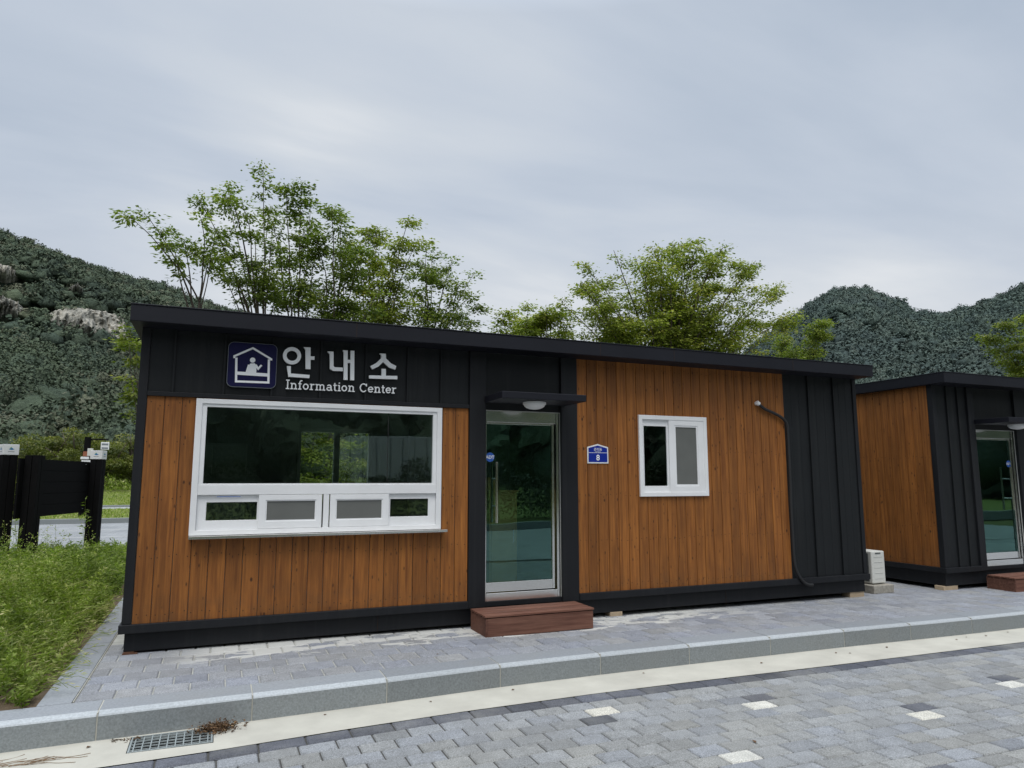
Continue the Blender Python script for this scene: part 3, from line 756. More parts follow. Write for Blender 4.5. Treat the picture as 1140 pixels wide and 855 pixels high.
L1 = dict(post1=(3.225,3.418), post2=(4.342,4.550), awning=(3.40,4.39), handle='left', seams=(1.93,4.72,5.74,7.6))
o1 = office('prefab_office', 'long low prefab information office with brown board cladding and wide ticket window, nearest the camera', 0, 9.0, (3.42,4.340), (.496,2.912), (5.385,6.384), L1, rearwin=(1.72,2.76,1.0,2.36))
boards('wood_cladding', .076, 3.224, ZB+.001, 2.419, o1, [(.51,2.90,1.12,2.395)], .150, seed=1)
boards('wood_cladding', 4.551, 7.678, ZB+.001, ZT-.002, o1, [(5.40,6.37,1.46,2.41)], .136, seed=2)
ribbed('metal_panel', .076, 3.224, 2.462, ZT-.001, [.285,.724,1.164,1.63,2.085,2.53,2.90], o1)
b = MB(); b.box(.076, 3.224, -.040, .0, 2.420, 2.461); b.build('panel_trim', M['post'], o1, bevel=.003)
ribbed('metal_panel', 7.679, 8.937, ZB+.001, ZT-.001, [8.11,8.57], o1)
boards('wood_cladding', .07, 2.93, ZB+.001, ZT-.002, o1, [], .15, axis='y', plane=.02, out=-1, seed=5)
ribbed('metal_panel', .07, 2.93, ZB+.001, ZT-.001, [.07+.45*k for k in range(1,6)], o1, 'y', 8.98, +1)
ticket_window(o1); small_window(o1)
# things behind the ticket window: rear window
b = MB(); b.frame(1.72, 2.76, 1.0, 2.36, .05, 2.88, 2.99); b.box(2.22, 2.30, 2.90, 2.97, 1.05, 2.31); rw = b.build('rear_window', M['white'], o1, bevel=.003)
glass_quad('rear_pane', 1.77, 2.71, 1.05, 2.31, 2.93, rw, M['clearglass'])
for xx in (3.30, 4.90):
    b = MB(); b.box(xx, xx+.06, .101, 2.899, .301, 2.699); b.build('partition', M['inwall'], o1)
# furniture inside
t = thing('inner_cabinet', 'yellow brown cabinet standing just inside the nearer glass door', 'cabinet', (3.93,.95,.30))
b = MB(); b.box(3.74, 4.10, .70, 1.25, .302, 1.49); c_ = b.build('carcass', M['desk'], t, bevel=.004)
b = MB(); b.box(3.72, 4.12, .68, 1.27, 1.491, 1.52); b.build('cabinet_top', M['desk'], t, bevel=.004)
b = MB(); b.box(3.76, 4.08, .684, .699, .34, 1.47); dd = b.build('cabinet_door', M['desk'], t, bevel=.003)
b = MB(); b.box(4.03, 4.05, .668, .683, .9, 1.05); b.build('handle', M['steel'], dd)
t = thing('small_box', 'small yellow box on top of the cabinet behind the glass door', 'box', (3.80,.85,1.5205))
b = MB(); b.box(3.74, 3.86, .76, .92, 1.5205, 1.66); b.build('carton', M['desk'], t, bevel=.003)
b = MB(); b.box(3.738, 3.862, .758, .922, 1.6605, 1.675); b.build('lid', M['desk'], t, bevel=.002)
t = thing('ticket_counter', 'pale counter inside behind the wide ticket window', 'counter', (1.7,.5,.30))
b = MB(); b.box(.45, 3.0, .12, .72, 1.04, 1.075); b.build('counter_top', M['inwall'], t, bevel=.004)
b = MB(); b.box(.5, .54, .14, .7, .302, 1.039); b.box(2.9, 2.94, .14, .7, .302, 1.039); b.box(.541, 2.899, .66, .68, .302, 1.039); b.build('counter_panel', M['inwall'], t)
t = thing('storage_cabinet', 'tall pale cabinet standing inside by the rear wall of the ticket room', 'cabinet', (.7,2.5,.30))
b = MB(); b.box(.25, 1.05, 2.35, 2.85, .302, 2.1); c_ = b.build('carcass', M['inwall'], t, bevel=.004)
for xx in (.26, .655):
    b = MB(); b.box(xx, xx+.385, 2.335, 2.349, .34, 2.08); dd = b.build('cabinet_door', M['inwall'], t, bevel=.002)
    b = MB(); b.box(xx+.30 if xx < .5 else xx+.05, xx+.315 if xx < .5 else xx+.065, 2.32, 2.334, 1.1, 1.25); b.build('handle', M['steel'], dd)

for xx in (2.28, 6.62):
    b = MB(); b.box(xx, xx+.004, .0095, .0118, gz(xx)+.03, .296); b.build('skirt_seam', M['gap'], o1)
lamp(3.885, -.30, 2.489, 'round white lamp under the black canopy of the nearer building')
step('door_step', 'low red brown timber step before the nearer glass door', 3.25, 4.46, -.51, -.058, 'timber steps at the cabin doors')

# second cabin
L2 = dict(post1=(11.30,11.44), post2=(12.40,12.60), awning=(11.42,12.60), handle='right', seams=(12.9,15.2))
o2 = office('prefab_office', 'second black and brown prefab cabin at right, its boarded side wall towards the camera', 10.55, 19.2, (11.45,12.395), (12.80,15.0), (16.2,17.2), L2)
boards('wood_cladding', .062, 2.93, ZB+.001, ZT-.002, o2, [], .136, axis='y', plane=10.57, out=-1, seed=8)
ribbed('metal_panel', 10.626, 11.299, ZB+.001, ZT-.001, [10.86,11.10], o2)
boards('wood_cladding', 12.601, 15.4, ZB+.001, 2.419, o2, [(12.82,14.98,1.12,2.395)], .145, seed=9)
ribbed('metal_panel', 12.601, 15.4, 2.462, ZT-.001, [12.9,13.35,13.8,14.25,14.7,15.1], o2)
b = MB(); b.box(12.601, 15.4, -.040, .0, 2.420, 2.461); b.build('panel_trim', M['post'], o2, bevel=.003)
boards('wood_cladding', 15.401, 17.8, ZB+.001, ZT-.002, o2, [(16.215,17.185,1.46,2.41)], .136, seed=10)
ribbed('metal_panel', 17.801, 19.137, ZB+.001, ZT-.001, [18.25,18.7], o2)
ticket_window(o2, 12.80, 15.0, full=False); small_window(o2, 16.2, 17.2)
lamp(12.02, -.30, 2.489, 'round white lamp under the canopy of the second cabin at right')
step('door_step', 'red brown timber step at the door of the second cabin at right', 11.36, 12.50, -.47, -.058, 'timber steps at the cabin doors')

# timber pads under the cabins
for (x, y, lab, w) in ((8.84,.07,'pale timber pad under the right front corner of the nearer building',.26),(10.68,.06,'pale timber pad under the front left corner of the second cabin',.30),(5.05,.05,'pale timber pad under the front edge right of the door step',.16)):
    z = gz(x); zt = gz(0)+.0175 if x < 9.5 else gz(10.55)+.0575
    b = MB(); b.box(x-w/2, x+w/2, y-.045, y+.10, z-.003, zt, random.random()); o = b.build('timber_pad', M['timberblock'], None, bevel=.003, loc=(x,y,z)); tag(o, lab, 'pad', 'timber pads under the cabins')
b = MB(); z = gz(0); b.box(.02, .14, -.02, .06, z, z+.008); b.box(.03, .11, -.01, .05, z+.0085, z+.0172); tag(b.build('shim', M['shim'], None, loc=(.08,0,z)), 'rusty brown shims under the left corner of the nearer building', 'shim')

# ------------------------------------------------------------------ signs
GLYPH={'an': [('r', (1.342, 2.875), 0.0869, 0.0521), ('p', [(1.452, 2.969), (1.517, 2.971), (1.525, 2.751), (1.477, 2.751), (1.469, 2.943)]), ('p', [(1.512, 2.88), (1.559, 2.882), (1.56, 2.849), (1.513, 2.848)]), ('p', [(1.296, 2.767), (1.334, 2.768), (1.338, 2.673), (1.316, 2.658)]), ('p', [(1.315, 2.695), (1.519, 2.69), (1.517, 2.659), (1.326, 2.662)])], 'nae': [('p', [(1.687, 2.942), (1.746, 2.944), (1.751, 2.795), (1.761, 2.784), (1.845, 2.785), (1.846, 2.749), (1.749, 2.747), (1.716, 2.765), (1.709, 2.917)]), ('p', [(1.839, 2.966), (1.888, 2.968), (1.896, 2.661), (1.857, 2.661), (1.848, 2.946)]), ('p', [(1.884, 2.869), (1.926, 2.87), (1.927, 2.839), (1.885, 2.838)]), ('p', [(1.917, 2.966), (1.956, 2.967), (1.963, 2.661), (1.923, 2.661)])], 'so': [('p', [(2.219, 2.958), (2.284, 2.959), (2.287, 2.909), (2.341, 2.86), (2.398, 2.835), (2.389, 2.799), (2.325, 2.816), (2.26, 2.872), (2.211, 2.82), (2.148, 2.786), (2.126, 2.818), (2.184, 2.853), (2.235, 2.906), (2.237, 2.941)]), ('p', [(2.244, 2.797), (2.288, 2.798), (2.29, 2.723), (2.245, 2.722)]), ('p', [(2.115, 2.72), (2.411, 2.73), (2.412, 2.696), (2.116, 2.689)])], 'house': [('l', [(0.808, 2.815), (0.807, 2.834), (0.972, 2.925), (1.146, 2.827), (1.147, 2.814)], 0.019), ('l', [(0.826, 2.821), (0.834, 2.589), (1.13, 2.593), (1.125, 2.824)], 0.0205), ('l', [(0.833, 2.67), (1.128, 2.667)], 0.0316), ('r', (0.975, 2.806), 0.0253, 0), ('p', [(0.926, 2.682), (0.935, 2.746), (0.958, 2.772), (0.994, 2.775), (1.014, 2.756), (1.014, 2.671)]), ('l', [(0.943, 2.758), (0.923, 2.679)], 0.0174), ('l', [(1.004, 2.762), (1.03, 2.724), (1.059, 2.762)], 0.019)]}
def glyph(name, key, parent, y0=-.058, y1=-.028, mat='letter'):
    b = MB()
    for k, s in enumerate(GLYPH[key]):
        yy = y0 - k*.0004
        if s[0] == 'r': b.ring(s[1], s[2], s[3], yy, y1, 44)
        elif s[0] == 'p': b.prism(s[1], yy, y1)
        else: b.ribbon(s[1], s[2], yy, y1)
    return b.build(name, M[mat], parent)
sg = thing('pictogram_sign', 'navy square sign with white pictogram of a person at a counter under a roof', 'sign', (.974,-.03,2.76))
def rrect(x0, x1, z0, z1, r, n=8):
    P = []
    for (cx, cz, a0) in ((x1-r,z1-r,0),(x0+r,z1-r,90),(x0+r,z0+r,180),(x1-r,z0+r,270)):
        P += [(cx+r*math.cos(R(a0+90*k/n)), cz+r*math.sin(R(a0+90*k/n))) for k in range(n+1)]
    return P
b = MB(); b.prism(rrect(.753,1.197,2.540,2.972,.05), -.052, -.012); b.build('sign_panel', M['navy'], sg, bevel=.002)
b = MB(); b.prism(rrect(.7495,1.2005,2.5365,2.9755,.053), -.050, -.0125); b.build('sign_rim', M['logo_grey'], sg)
glyph('pictogram', 'house', sg, -.0545, -.0521)
tx = thing('sign_lettering', 'raised white Korean lettering over the words Information Center on black panel', 'lettering', (1.85,-.03,2.75))
for k in ('an','nae','so'): glyph('letter', k, tx)
# slab-serif line, drawn as strokes in units of x-height 1
def C_(cx, cz, rx, rz, a0, a1, n=14): return [(cx+rx*math.cos(R(a0+(a1-a0)*k/n)), cz+rz*math.sin(R(a0+(a1-a0)*k/n))) for k in range(n+1)]
def sf(x, z, w=.42): return [(x-w/2, z), (x+w/2, z)]
S = .055
LET = {
 'I': (.62, [[(.31,0),(.31,1.5)], sf(.31,.06,.5), sf(.31,1.44,.5)]),
 'n': (1.12, [[(.28,0),(.28,1.0)], [(.28,.62)]+C_(.56,.66,.26,.28,150,0)+[(.82,0)], sf(.28,.06,.44), sf(.82,.06,.44), [(.08,.94),(.28,.94)]]),
 'f': (.66, [[(.28,0),(.28,1.15)]+C_(.50,1.18,.22,.27,180,60), sf(.28,.06,.46), [(.06,.94),(.52,.94)]]),
 'o': (.98, [C_(.47,.5,.33,.42,0,360,28)]),
 'r': (.80, [[(.28,0),(.28,1.0)], [(.28,.55)]+C_(.58,.60,.28,.33,160,60), sf(.28,.06,.46), [(.08,.94),(.28,.94)]]),
 'm': (1.62, [[(.28,0),(.28,1.0)], [(.28,.62)]+C_(.52,.66,.24,.28,150,0)+[(.76,0)], [(.76,.62)]+C_(1.02,.66,.25,.28,150,0)+[(1.27,0)], sf(.28,.06,.40), sf(.77,.06,.34), sf(1.28,.06,.42), [(.08,.94),(.28,.94)]]),
 'a': (.98, [C_(.44,.62,.28,.32,150,0)+[(.72,.12),(.90,.06)], C_(.42,.30,.29,.25,40,320,20)]),
 't': (.66, [[(.28,1.32),(.28,.30)]+C_(.46,.26,.18,.20,180,300), [(.06,.94),(.54,.94)]]),
 'i': (.56, [[(.28,0),(.28,1.0)], sf(.28,.06,.44), [(.08,.94),(.28,.94)], [(.19,1.36),(.37,1.36)]]),
 'C': (1.26, [C_(.62,.75,.48,.67,40,320,24), [(1.05,1.45),(1.05,1.0)]]),
 'e': (.94, [C_(.46,.5,.33,.42,-35,-360,24)[::-1], [(.14,.52),(.78,.52)]]),
 ' ': (.62, []),
}
txt = 'Information Center'; tot = sum(LET[c][0] for c in txt); sx = 1.118/tot; sz = .0605; X = 1.292
for ch in txt:
    adv, st = LET[ch]; b = MB()
    for k, s in enumerate(st):
        wv = .0105
        b.ribbon([(X+p[0]*sx, 2.541+(X-1.3)*.004+p[1]*sz) for p in s], wv if k == 0 else wv*.92, -.046-k*.0004, -.020)
    if st: b.build('letter', M['letter'], tx)
    X += adv*sx
# house number plate
pl = thing('number_plate', 'blue white-edged house number plate with the number 8', 'number plate', (4.82,-.02,1.93))
b = MB(); b.prism([(4.682,1.836),(4.963,1.836),(4.961,2.026),(4.822,2.062),(4.682,2.026)], -.026, -.0195); b.build('plate_edge', M['white'], pl, bevel=.001)
b = MB(); b.prism([(4.697,1.851),(4.948,1.851),(4.946,2.014),(4.822,2.045),(4.697,2.014)], -.0275, -.0262); b.build('plate_face', M['plaque'], pl)
b = MB(); b.box(4.699, 4.946, -.0283, -.0277, 1.958, 1.962); b.build('rule_line', M['letter'], pl)
text_mesh('lettering', '관리동', 4.822, -.0284, 1.985, .040, M['letter'], pl, .001, bold=.0)
text_mesh('lettering', 'Gwalli-dong', 4.822, -.0284, 1.967, .015, M['letter'], pl, .001)
text_mesh('lettering', '8', 4.822, -.0284, 1.872, .092, M['letter'], pl, .001, bold=.0012)

# condensate hose on the front wall
hp = [(7.215,-.02,2.635),(7.24,-.050,2.618),(7.33,-.052,2.565),(7.47,-.052,2.52),(7.58,-.052,2.475),(7.655,-.052,2.42),(7.688,-.052,2.33),(7.692,-.050,2.0),(7.690,-.050,1.6),(7.682,-.050,1.3),(7.684,-.050,.95),(7.690,-.050,.62),(7.705,-.056,.50),(7.75,-.064,.40),(7.82,-.066,.325),(7.90,-.060,.290),(7.985,-.045,.283)]
def smooth_path(P, n=5):
    out = []
    P = [Vector(p) for p in P]
    for i in range(len(P)-1):
        p0, p1, p2, p3 = P[max(i-1,0)], P[i], P[i+1], P[min(i+2,len(P)-1)]
        for k in range(n):
            t = k/n
            out.append(.5*((2*p1)+(-p0+p2)*t+(2*p0-5*p1+4*p2-p3)*t*t+(-p0+3*p1-3*p2+p3)*t**3))
    return out + [P[-1]]
h = thing('hose', 'black corrugated hose running down the wall from a white plug', 'hose', (7.69,-.04,.29))
sp = smooth_path(hp, 14); rad = [.0185 + (.0022 if i % 2 else 0) for i in range(len(sp))]
b = MB(); b.tube(sp, rad, 10); b.build('hose_body', M['rubber'], h, smooth=True)
b = MB(); b.tube([(7.190,-.055,2.652),(7.228,-.055,2.628)], .027, 14); b.tube([(7.205,-.019,2.64),(7.208,-.055,2.64)], .024, 14); b.build('wall_plug', M['white'], h, bevel=.003)

# air conditioner between the cabins
ax0, ax1, ay0, ay1, az0 = 9.345, 9.605, .20, .98, .175
t = thing('outdoor_unit', 'cream air conditioner outdoor unit on a concrete block between the cabins', 'air conditioner', (9.47,.6,az0))
b = MB(); b.box(ax0, ax1, ay0, ay1, az0+.012, az0+.46); b.build('casing', M['acwhite'], t, bevel=.014)
b = MB()
for k in range(5): b.box(ax0+.05, ax1-.05, ay0-.004, ay0-.0005, az0+.08+k*.075, az0+.086+k*.075)
b.build('side_ridges', M['acwhite'], t, bevel=.001)
b = MB(); b.box(ax0+.08, ax1-.08, ay0-.006, ay0-.0005, az0+.425, az0+.440); b.build('handle_recess', M['acdark'], t)
b = MB(); b.box(ax0-.004, ax0-.0005, ay0+.05, ay1-.05, az0+.04, az0+.43)
for k in range(22): b.box(ax0-.009, ax0-.0045, ay0+.06+k*.03, ay0+.066+k*.03, az0+.04, az0+.43)
b.build('coil_grille', M['acdark'], t)
b = MB()
for r in (.06,.10,.14,.18): 
    n = 28
    b.tube([(ax1+.006, .58+r*math.cos(2*math.pi*k/n), az0+.235+r*math.sin(2*math.pi*k/n)) for k in range(n+1)], .003, 5)
b.build('fan_grille', M['acwhite'], t)
for yy in (ay0+.06, ay1-.10):
    b = MB(); b.box(ax0+.01, ax1-.01, yy, yy+.04, az0, az0+.0118); b.build('foot', M['acdark'], t)
b = MB(); b.box(9.275, 9.665, .125, 1.06, gz(9.4)-.002, az0-.001); tag(b.build('concrete_block', M['block'], None, bevel=.01, loc=(9.45,.5,gz(9.4))), 'rough concrete block carrying the cream outdoor unit', 'block')

# ------------------------------------------------------------------ left boards
def post(b, x, y, z0, z1, a, w=.25):
    c, s = math.cos(a), math.sin(a)
    def q(u, v, z): return (x+u*c-v*s, y+u*s+v*c, z)
    for (u0,u1,v0,v1) in ((-w/2,-.012,-w/2,-.012),(.0,w/2,-w/2,-.012),(-w/2,-.012,.0,w/2),(.0,w/2,.0,w/2)):
        V = [q(u0,v0,z0),q(u1,v0,z0),q(u1,v1,z0),q(u0,v1,z0),q(u0,v0,z1),q(u1,v0,z1),q(u1,v1,z1),q(u0,v1,z1)]
        b.add(V, [(0,3,2,1),(4,5,6,7),(0,1,5,4),(1,2,6,5),(2,3,7,6),(3,0,4,7)])
    V = [q(-w/2+.02,-w/2+.02,z0),q(w/2-.02,-w/2+.02,z0),q(w/2-.02,w/2-.02,z0),q(-w/2+.02,w/2-.02,z0),q(-w/2+.02,-w/2+.02,z1-.01),q(w/2-.02,-w/2+.02,z1-.01),q(w/2-.02,w/2-.02,z1-.01),q(-w/2+.02,w/2-.02,z1-.01)]
    b.add(V, [(0,3,2,1),(4,5,6,7),(0,1,5,4),(1,2,6,5),(2,3,7,6),(3,0,4,7)])
def notice_board(label, pa, pb, capped, a_over=.14):
    """plain black back of a timber notice board between two posts; capped = posts with a white cap"""
    d = Vector((pb[0]-pa[0], pb[1]-pa[1])); L = d.length; u = d/L; v = Vector((-u.y, u.x)); ang = math.atan2(u.y, u.x)
    z0 = -.05
    t = thing('notice_board', label, 'notice board', (pa[0],pa[1],z0), 'black timber notice boards')
    for p in (pa, pb):
        b = MB(); post(b, p[0], p[1], z0, 2.12, ang); b.build('post', M['sign_black'], t, bevel=.004)
    def q(s, o, z): return (pa[0]+u.x*s+v.x*o, pa[1]+u.y*s+v.y*o, z)
    b = MB()
    n = 5; z1, z2 = .90, 2.06; hgt = (z2-z1)/n
    for k in range(n):
        za, zb = z1+k*hgt+.004, z1+(k+1)*hgt-.004
        o0, o1_ = .02, .06
        s0, s1 = -a_over-.14, L+.10
        V = [q(s0,o0,za),q(s1,o0,za),q(s1,o1_,za),q(s0,o1_,za),q(s0,o0,zb),q(s1,o0,zb),q(s1,o1_,zb),q(s0,o1_,zb)]
        V = [q(s0,.128,za),q(s1,.128,za),q(s1,.17,za),q(s0,.17,za),q(s0,.128,zb),q(s1,.128,zb),q(s1,.17,zb),q(s0,.17,zb)]
        b.add(V, [(0,3,2,1),(4,5,6,7),(0,1,5,4),(1,2,6,5),(2,3,7,6),(3,0,4,7)])
    V = [q(-a_over-.12,.135,z1+.01),q(L+.09,.135,z1+.01),q(L+.09,.165,z1+.01),q(-a_over-.12,.165,z1+.01)]
    V += [(x,y,z2-.01) for x,y,z in V]; b.add(V, [(0,3,2,1),(4,5,6,7),(0,1,5,4),(1,2,6,5),(2,3,7,6),(3,0,4,7)])
    b.build('board_panel', M['sign_black'], t, bevel=.003)
    for s in (.28, L-.35):
        for z in (z1+.08, z2-.07):
            b = MB(); V = [q(s,.124,z),q(s+.05,.124,z),q(s+.05,.1275,z),q(s,.1275,z)]; V += [(x,y,zz+.012) for x,y,zz in V]
            b.add(V, [(0,3,2,1),(4,5,6,7),(0,1,5,4),(1,2,6,5),(2,3,7,6),(3,0,4,7)]); b.build('bolt', M['galv'], t)
    for p in capped:
        b = MB(); cc, ss = math.cos(ang), math.sin(ang)
        def w(a, c, z): return (p[0]+a*cc-c*ss, p[1]+a*ss+c*cc, z)
        h_ = .132; V = [w(-h_,-h_,2.121),w(h_,-h_,2.121),w(h_,h_,2.121),w(-h_,h_,2.121),w(-h_,-h_,2.325),w(h_,-h_,2.325),w(h_,h_,2.325),w(-h_,h_,2.325)]
        b.add(V, [(0,3,2,1),(4,5,6,7),(0,1,5,4),(1,2,6,5),(2,3,7,6),(3,0,4,7)]); cap = b.build('post_cap', M['white'], t, bevel=.006)
        for face in range(4):
            fa = ang + face*math.pi/2; cf, sf_ = math.cos(fa), math.sin(fa)
            def fq(uu, z, o=0): return (p[0]+uu*cf+(h_+.0015+o)*sf_, p[1]+uu*sf_-(h_+.0015+o)*cf, z)
            for (mm, shape, o) in (('logo_blue', [(-.05,2.232),(-.02,2.222),(.02,2.220),(.055,2.236),(.028,2.240),(.008,2.262),(-.010,2.243)], 0), ('logo_green', [(-.035,2.246),(-.01,2.246),(.004,2.266),(-.004,2.275)], .0008)):
                b = MB(); b.add([fq(*s_, o) for s_ in shape], [tuple(range(len(shape)))]); b.build('logo', M[mm], cap)
            b = MB()
            for k in range(6):
                uu = -.052+k*.018; b.add([fq(uu,2.178),fq(uu+.013,2.178),fq(uu+.013,2.192),fq(uu,2.192)], [(0,1,2,3)])
            b.build('logo_lettering', M['logo_grey'], cap)
    return t
notice_board('black timber notice board seen whole by the verge, its far post capped in white', (-2.60,9.12), (-1.90,11.92), [(-1.90,11.92)])
notice_board('black timber notice board mostly outside the left edge, its right post capped in white', (-5.45,7.9), (-3.06,9.20), [(-3.06,9.20)])
# far pole with a hanging panel
t = thing('signal_pole', 'dark pole with a side arm and small hanging blue white panel beyond the boards', 'pole', (-4.24,26,.17))
b = MB(); b.tube([(-4.24,26,.15),(-4.24,26,3.37)], [.13,.12], 12); b.build('pole', M['sign_black'], t)
b = MB(); b.tube([(-4.24,26,3.28),(-3.50,26,3.28)], .03, 8); b.build('arm', M['sign_black'], t)
b = MB(); b.tube([(-3.62,26,3.27),(-3.62,26,3.17)], .012, 6); b.build('hanger', M['sign_black'], t)
b = MB(); b.box(-3.76,-3.46,25.97,26.03,2.86,3.17); pb_ = b.build('hanging_panel', M['white'], t, bevel=.01)
b = MB(); b.box(-3.725,-3.495,25.962,25.969,3.05,3.12); b.box(-3.725,-3.495,25.962,25.969,2.90,2.96); b.build('panel_stripe', M['logo_grey'], pb_)
b = MB(); b.box(-4.20,-4.0,25.82,25.90,2.60,2.90); b.build('meter_box', M['acwhite'], t, bevel=.01)
b = MB(); b.box(-4.42,-4.12,25.80,25.86,2.46,2.56); b.box(-4.38,-4.02,25.80,25.86,2.34,2.42); b.build('name_plate', M['white'], t, bevel=.005)
b = MB(); b.tube([(-4.24,26,2.58),(-4.24,26,2.78)], .135, 12); b.build('red_band', M['rustband'], t)

# ------------------------------------------------------------------ foliage
def leaves_np(P, D, L, W, rs, up=.75, tint=None):
    """diamond leaves: P centres (n,3), D directions (n,3), L length, W width -> V,F(4)"""
    n = len(P); D = D/np.linalg.norm(D, axis=1, keepdims=True)
    nr = rs.normal(size=(n,3)); nr[:,2] += up*2.2
    S = np.cross(D, nr); S /= np.linalg.norm(S, axis=1, keepdims=True)+1e-9
    L = L[:,None]; W = W[:,None]; U = np.cross(S, D)
    V = np.stack([P, P+D*L*.45+S*W*.5-U*W*.12, P+D*L, P+D*L*.45-S*W*.5-U*W*.12], 1).reshape(-1,3)
    F = np.arange(n*4).reshape(n,4); return V, F

def bezier(a, b_, c, n):
    return [a*(1-t)**2 + b_*2*t*(1-t) + c*t*t for t in [k/n for k in range(n+1)]]

def tree(name, label, base, tips, seed, leaf, fill=0, trunk_r=.055, fork=.3, dens=1.0, size=.078, group=None, spread=.55, tipbias=.25, gnd=.1, droop=.25, drange=.35, bottom=None):
    rs = np.random.RandomState(seed); rnd = random.Random(seed)
    bx, by, _ = base; root = thing(name, label, 'tree', (bx,by,gnd), group)
    tips = list(tips); tips0 = list(tips)
    for _ in range(fill):
        p_ = rnd.choice(tips0); u_ = rnd.choice((rnd.uniform(.5,.85), 1.))
        tips.append((bx+(p_[0]-bx)*u_+rnd.gauss(0,.22), by, base[2]+(p_[2]-base[2])*u_+rnd.gauss(-.05,.18)))
    tr = MB(); LP = []; LD = []; LT = []
    B = Vector((bx,by,gnd)); top = max(t[2] for t in tips); cx = sum(t[0] for t in tips)/len(tips)
    for k, tp in enumerate(tips):
        T = Vector((tp[0], tp[1]+rnd.uniform(-.9,.9), tp[2]))
        f = fork + rnd.uniform(-.05,.12)
        S_ = B + Vector((rnd.uniform(-.05,.05), rnd.uniform(-.05,.05), (base[2]-gnd)*f*1.0))
        S_.x += (cx-bx)*.1
        H = T-S_
        ctrl = S_ + Vector((H.x*.38, H.y*.38, H.z*.62)) + Vector((rnd.uniform(-.1,.1), rnd.uniform(-.1,.1), 0))
        n = 12; pts = [B, B.lerp(S_, .5), *bezier(S_, ctrl, T, n)]
        pts = [p + Vector((mn.noise(p*1.7+Vector((k,0,0)))*.05, mn.noise(p*1.7+Vector((0,k,0)))*.05, 0))*(0 if i < 1 else 1) for i, p in enumerate(pts)]
        r0 = trunk_r*rnd.uniform(.22,.42)
        rad = [trunk_r*.75, trunk_r*.5] + [r0*(1-i/(n+.6))+.004 for i in range(n+1)]
        tr.tube(pts, rad, 7)
        Lb = (T-S_).length
        # side shoots
        ns = max(4, int(Lb*6.2*dens))
        for q in range(ns):
            f_ = 1-(rnd.random()**(1.15))*(1-drange) if q else 1.
            idx = 2 + f_*n; i0 = int(min(idx, n+1)); p = pts[i0].lerp(pts[min(i0+1, n+2)], idx-int(idx)) if i0 < n+2 else pts[-1]
            if bottom is not None and p.z < bottom: continue
            a = rnd.uniform(0, 2*math.pi); ln = spread*rnd.uniform(.45,1.)*(1.15-.55*f_)
            d = Vector((math.cos(a), math.sin(a)*.8, rnd.uniform(-.05,.7)))
            if q == 0: d = (pts[-1]-pts[-3]).normalized()*1.0; ln = .25
            e = p + d.normalized()*ln; m_ = p.lerp(e, .5)+Vector((0,0,ln*.12)); e.z -= ln*droop
            sh = bezier(p, m_, e, 4); tr.tube(sh, [.007,.006,.005,.004,.003], 4)
            nl = int(105*(.5+.5*dens)*(.3+ln/spread)); shade = rnd.uniform(-.2,.2)
            for _ in range(nl):
                t_ = rnd.uniform(.1,1.)**.6; c_ = sh[min(3,int(t_*4))].lerp(sh[min(4,int(t_*4)+1)], t_*4-int(t_*4))
                o = Vector((rnd.gauss(0,1), rnd.gauss(0,1), rnd.gauss(0,.5)))*(.065+.13*ln)
                LP.append(c_+o); dd = Vector((o.x, o.y, -.03))*4 + d*.35 + Vector((rnd.gauss(0,.3), rnd.gauss(0,.3), -.25)); LD.append(dd)
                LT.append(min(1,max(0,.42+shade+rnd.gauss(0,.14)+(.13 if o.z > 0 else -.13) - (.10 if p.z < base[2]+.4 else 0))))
    tr.build('trunk', M['bark'], root, smooth=True)
    P = np.array([tuple(p) for p in LP]); D = np.array([tuple(p) for p in LD])+1e-4
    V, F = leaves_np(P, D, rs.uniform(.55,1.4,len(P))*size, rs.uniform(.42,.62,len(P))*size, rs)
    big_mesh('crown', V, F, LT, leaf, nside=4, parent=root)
    return root

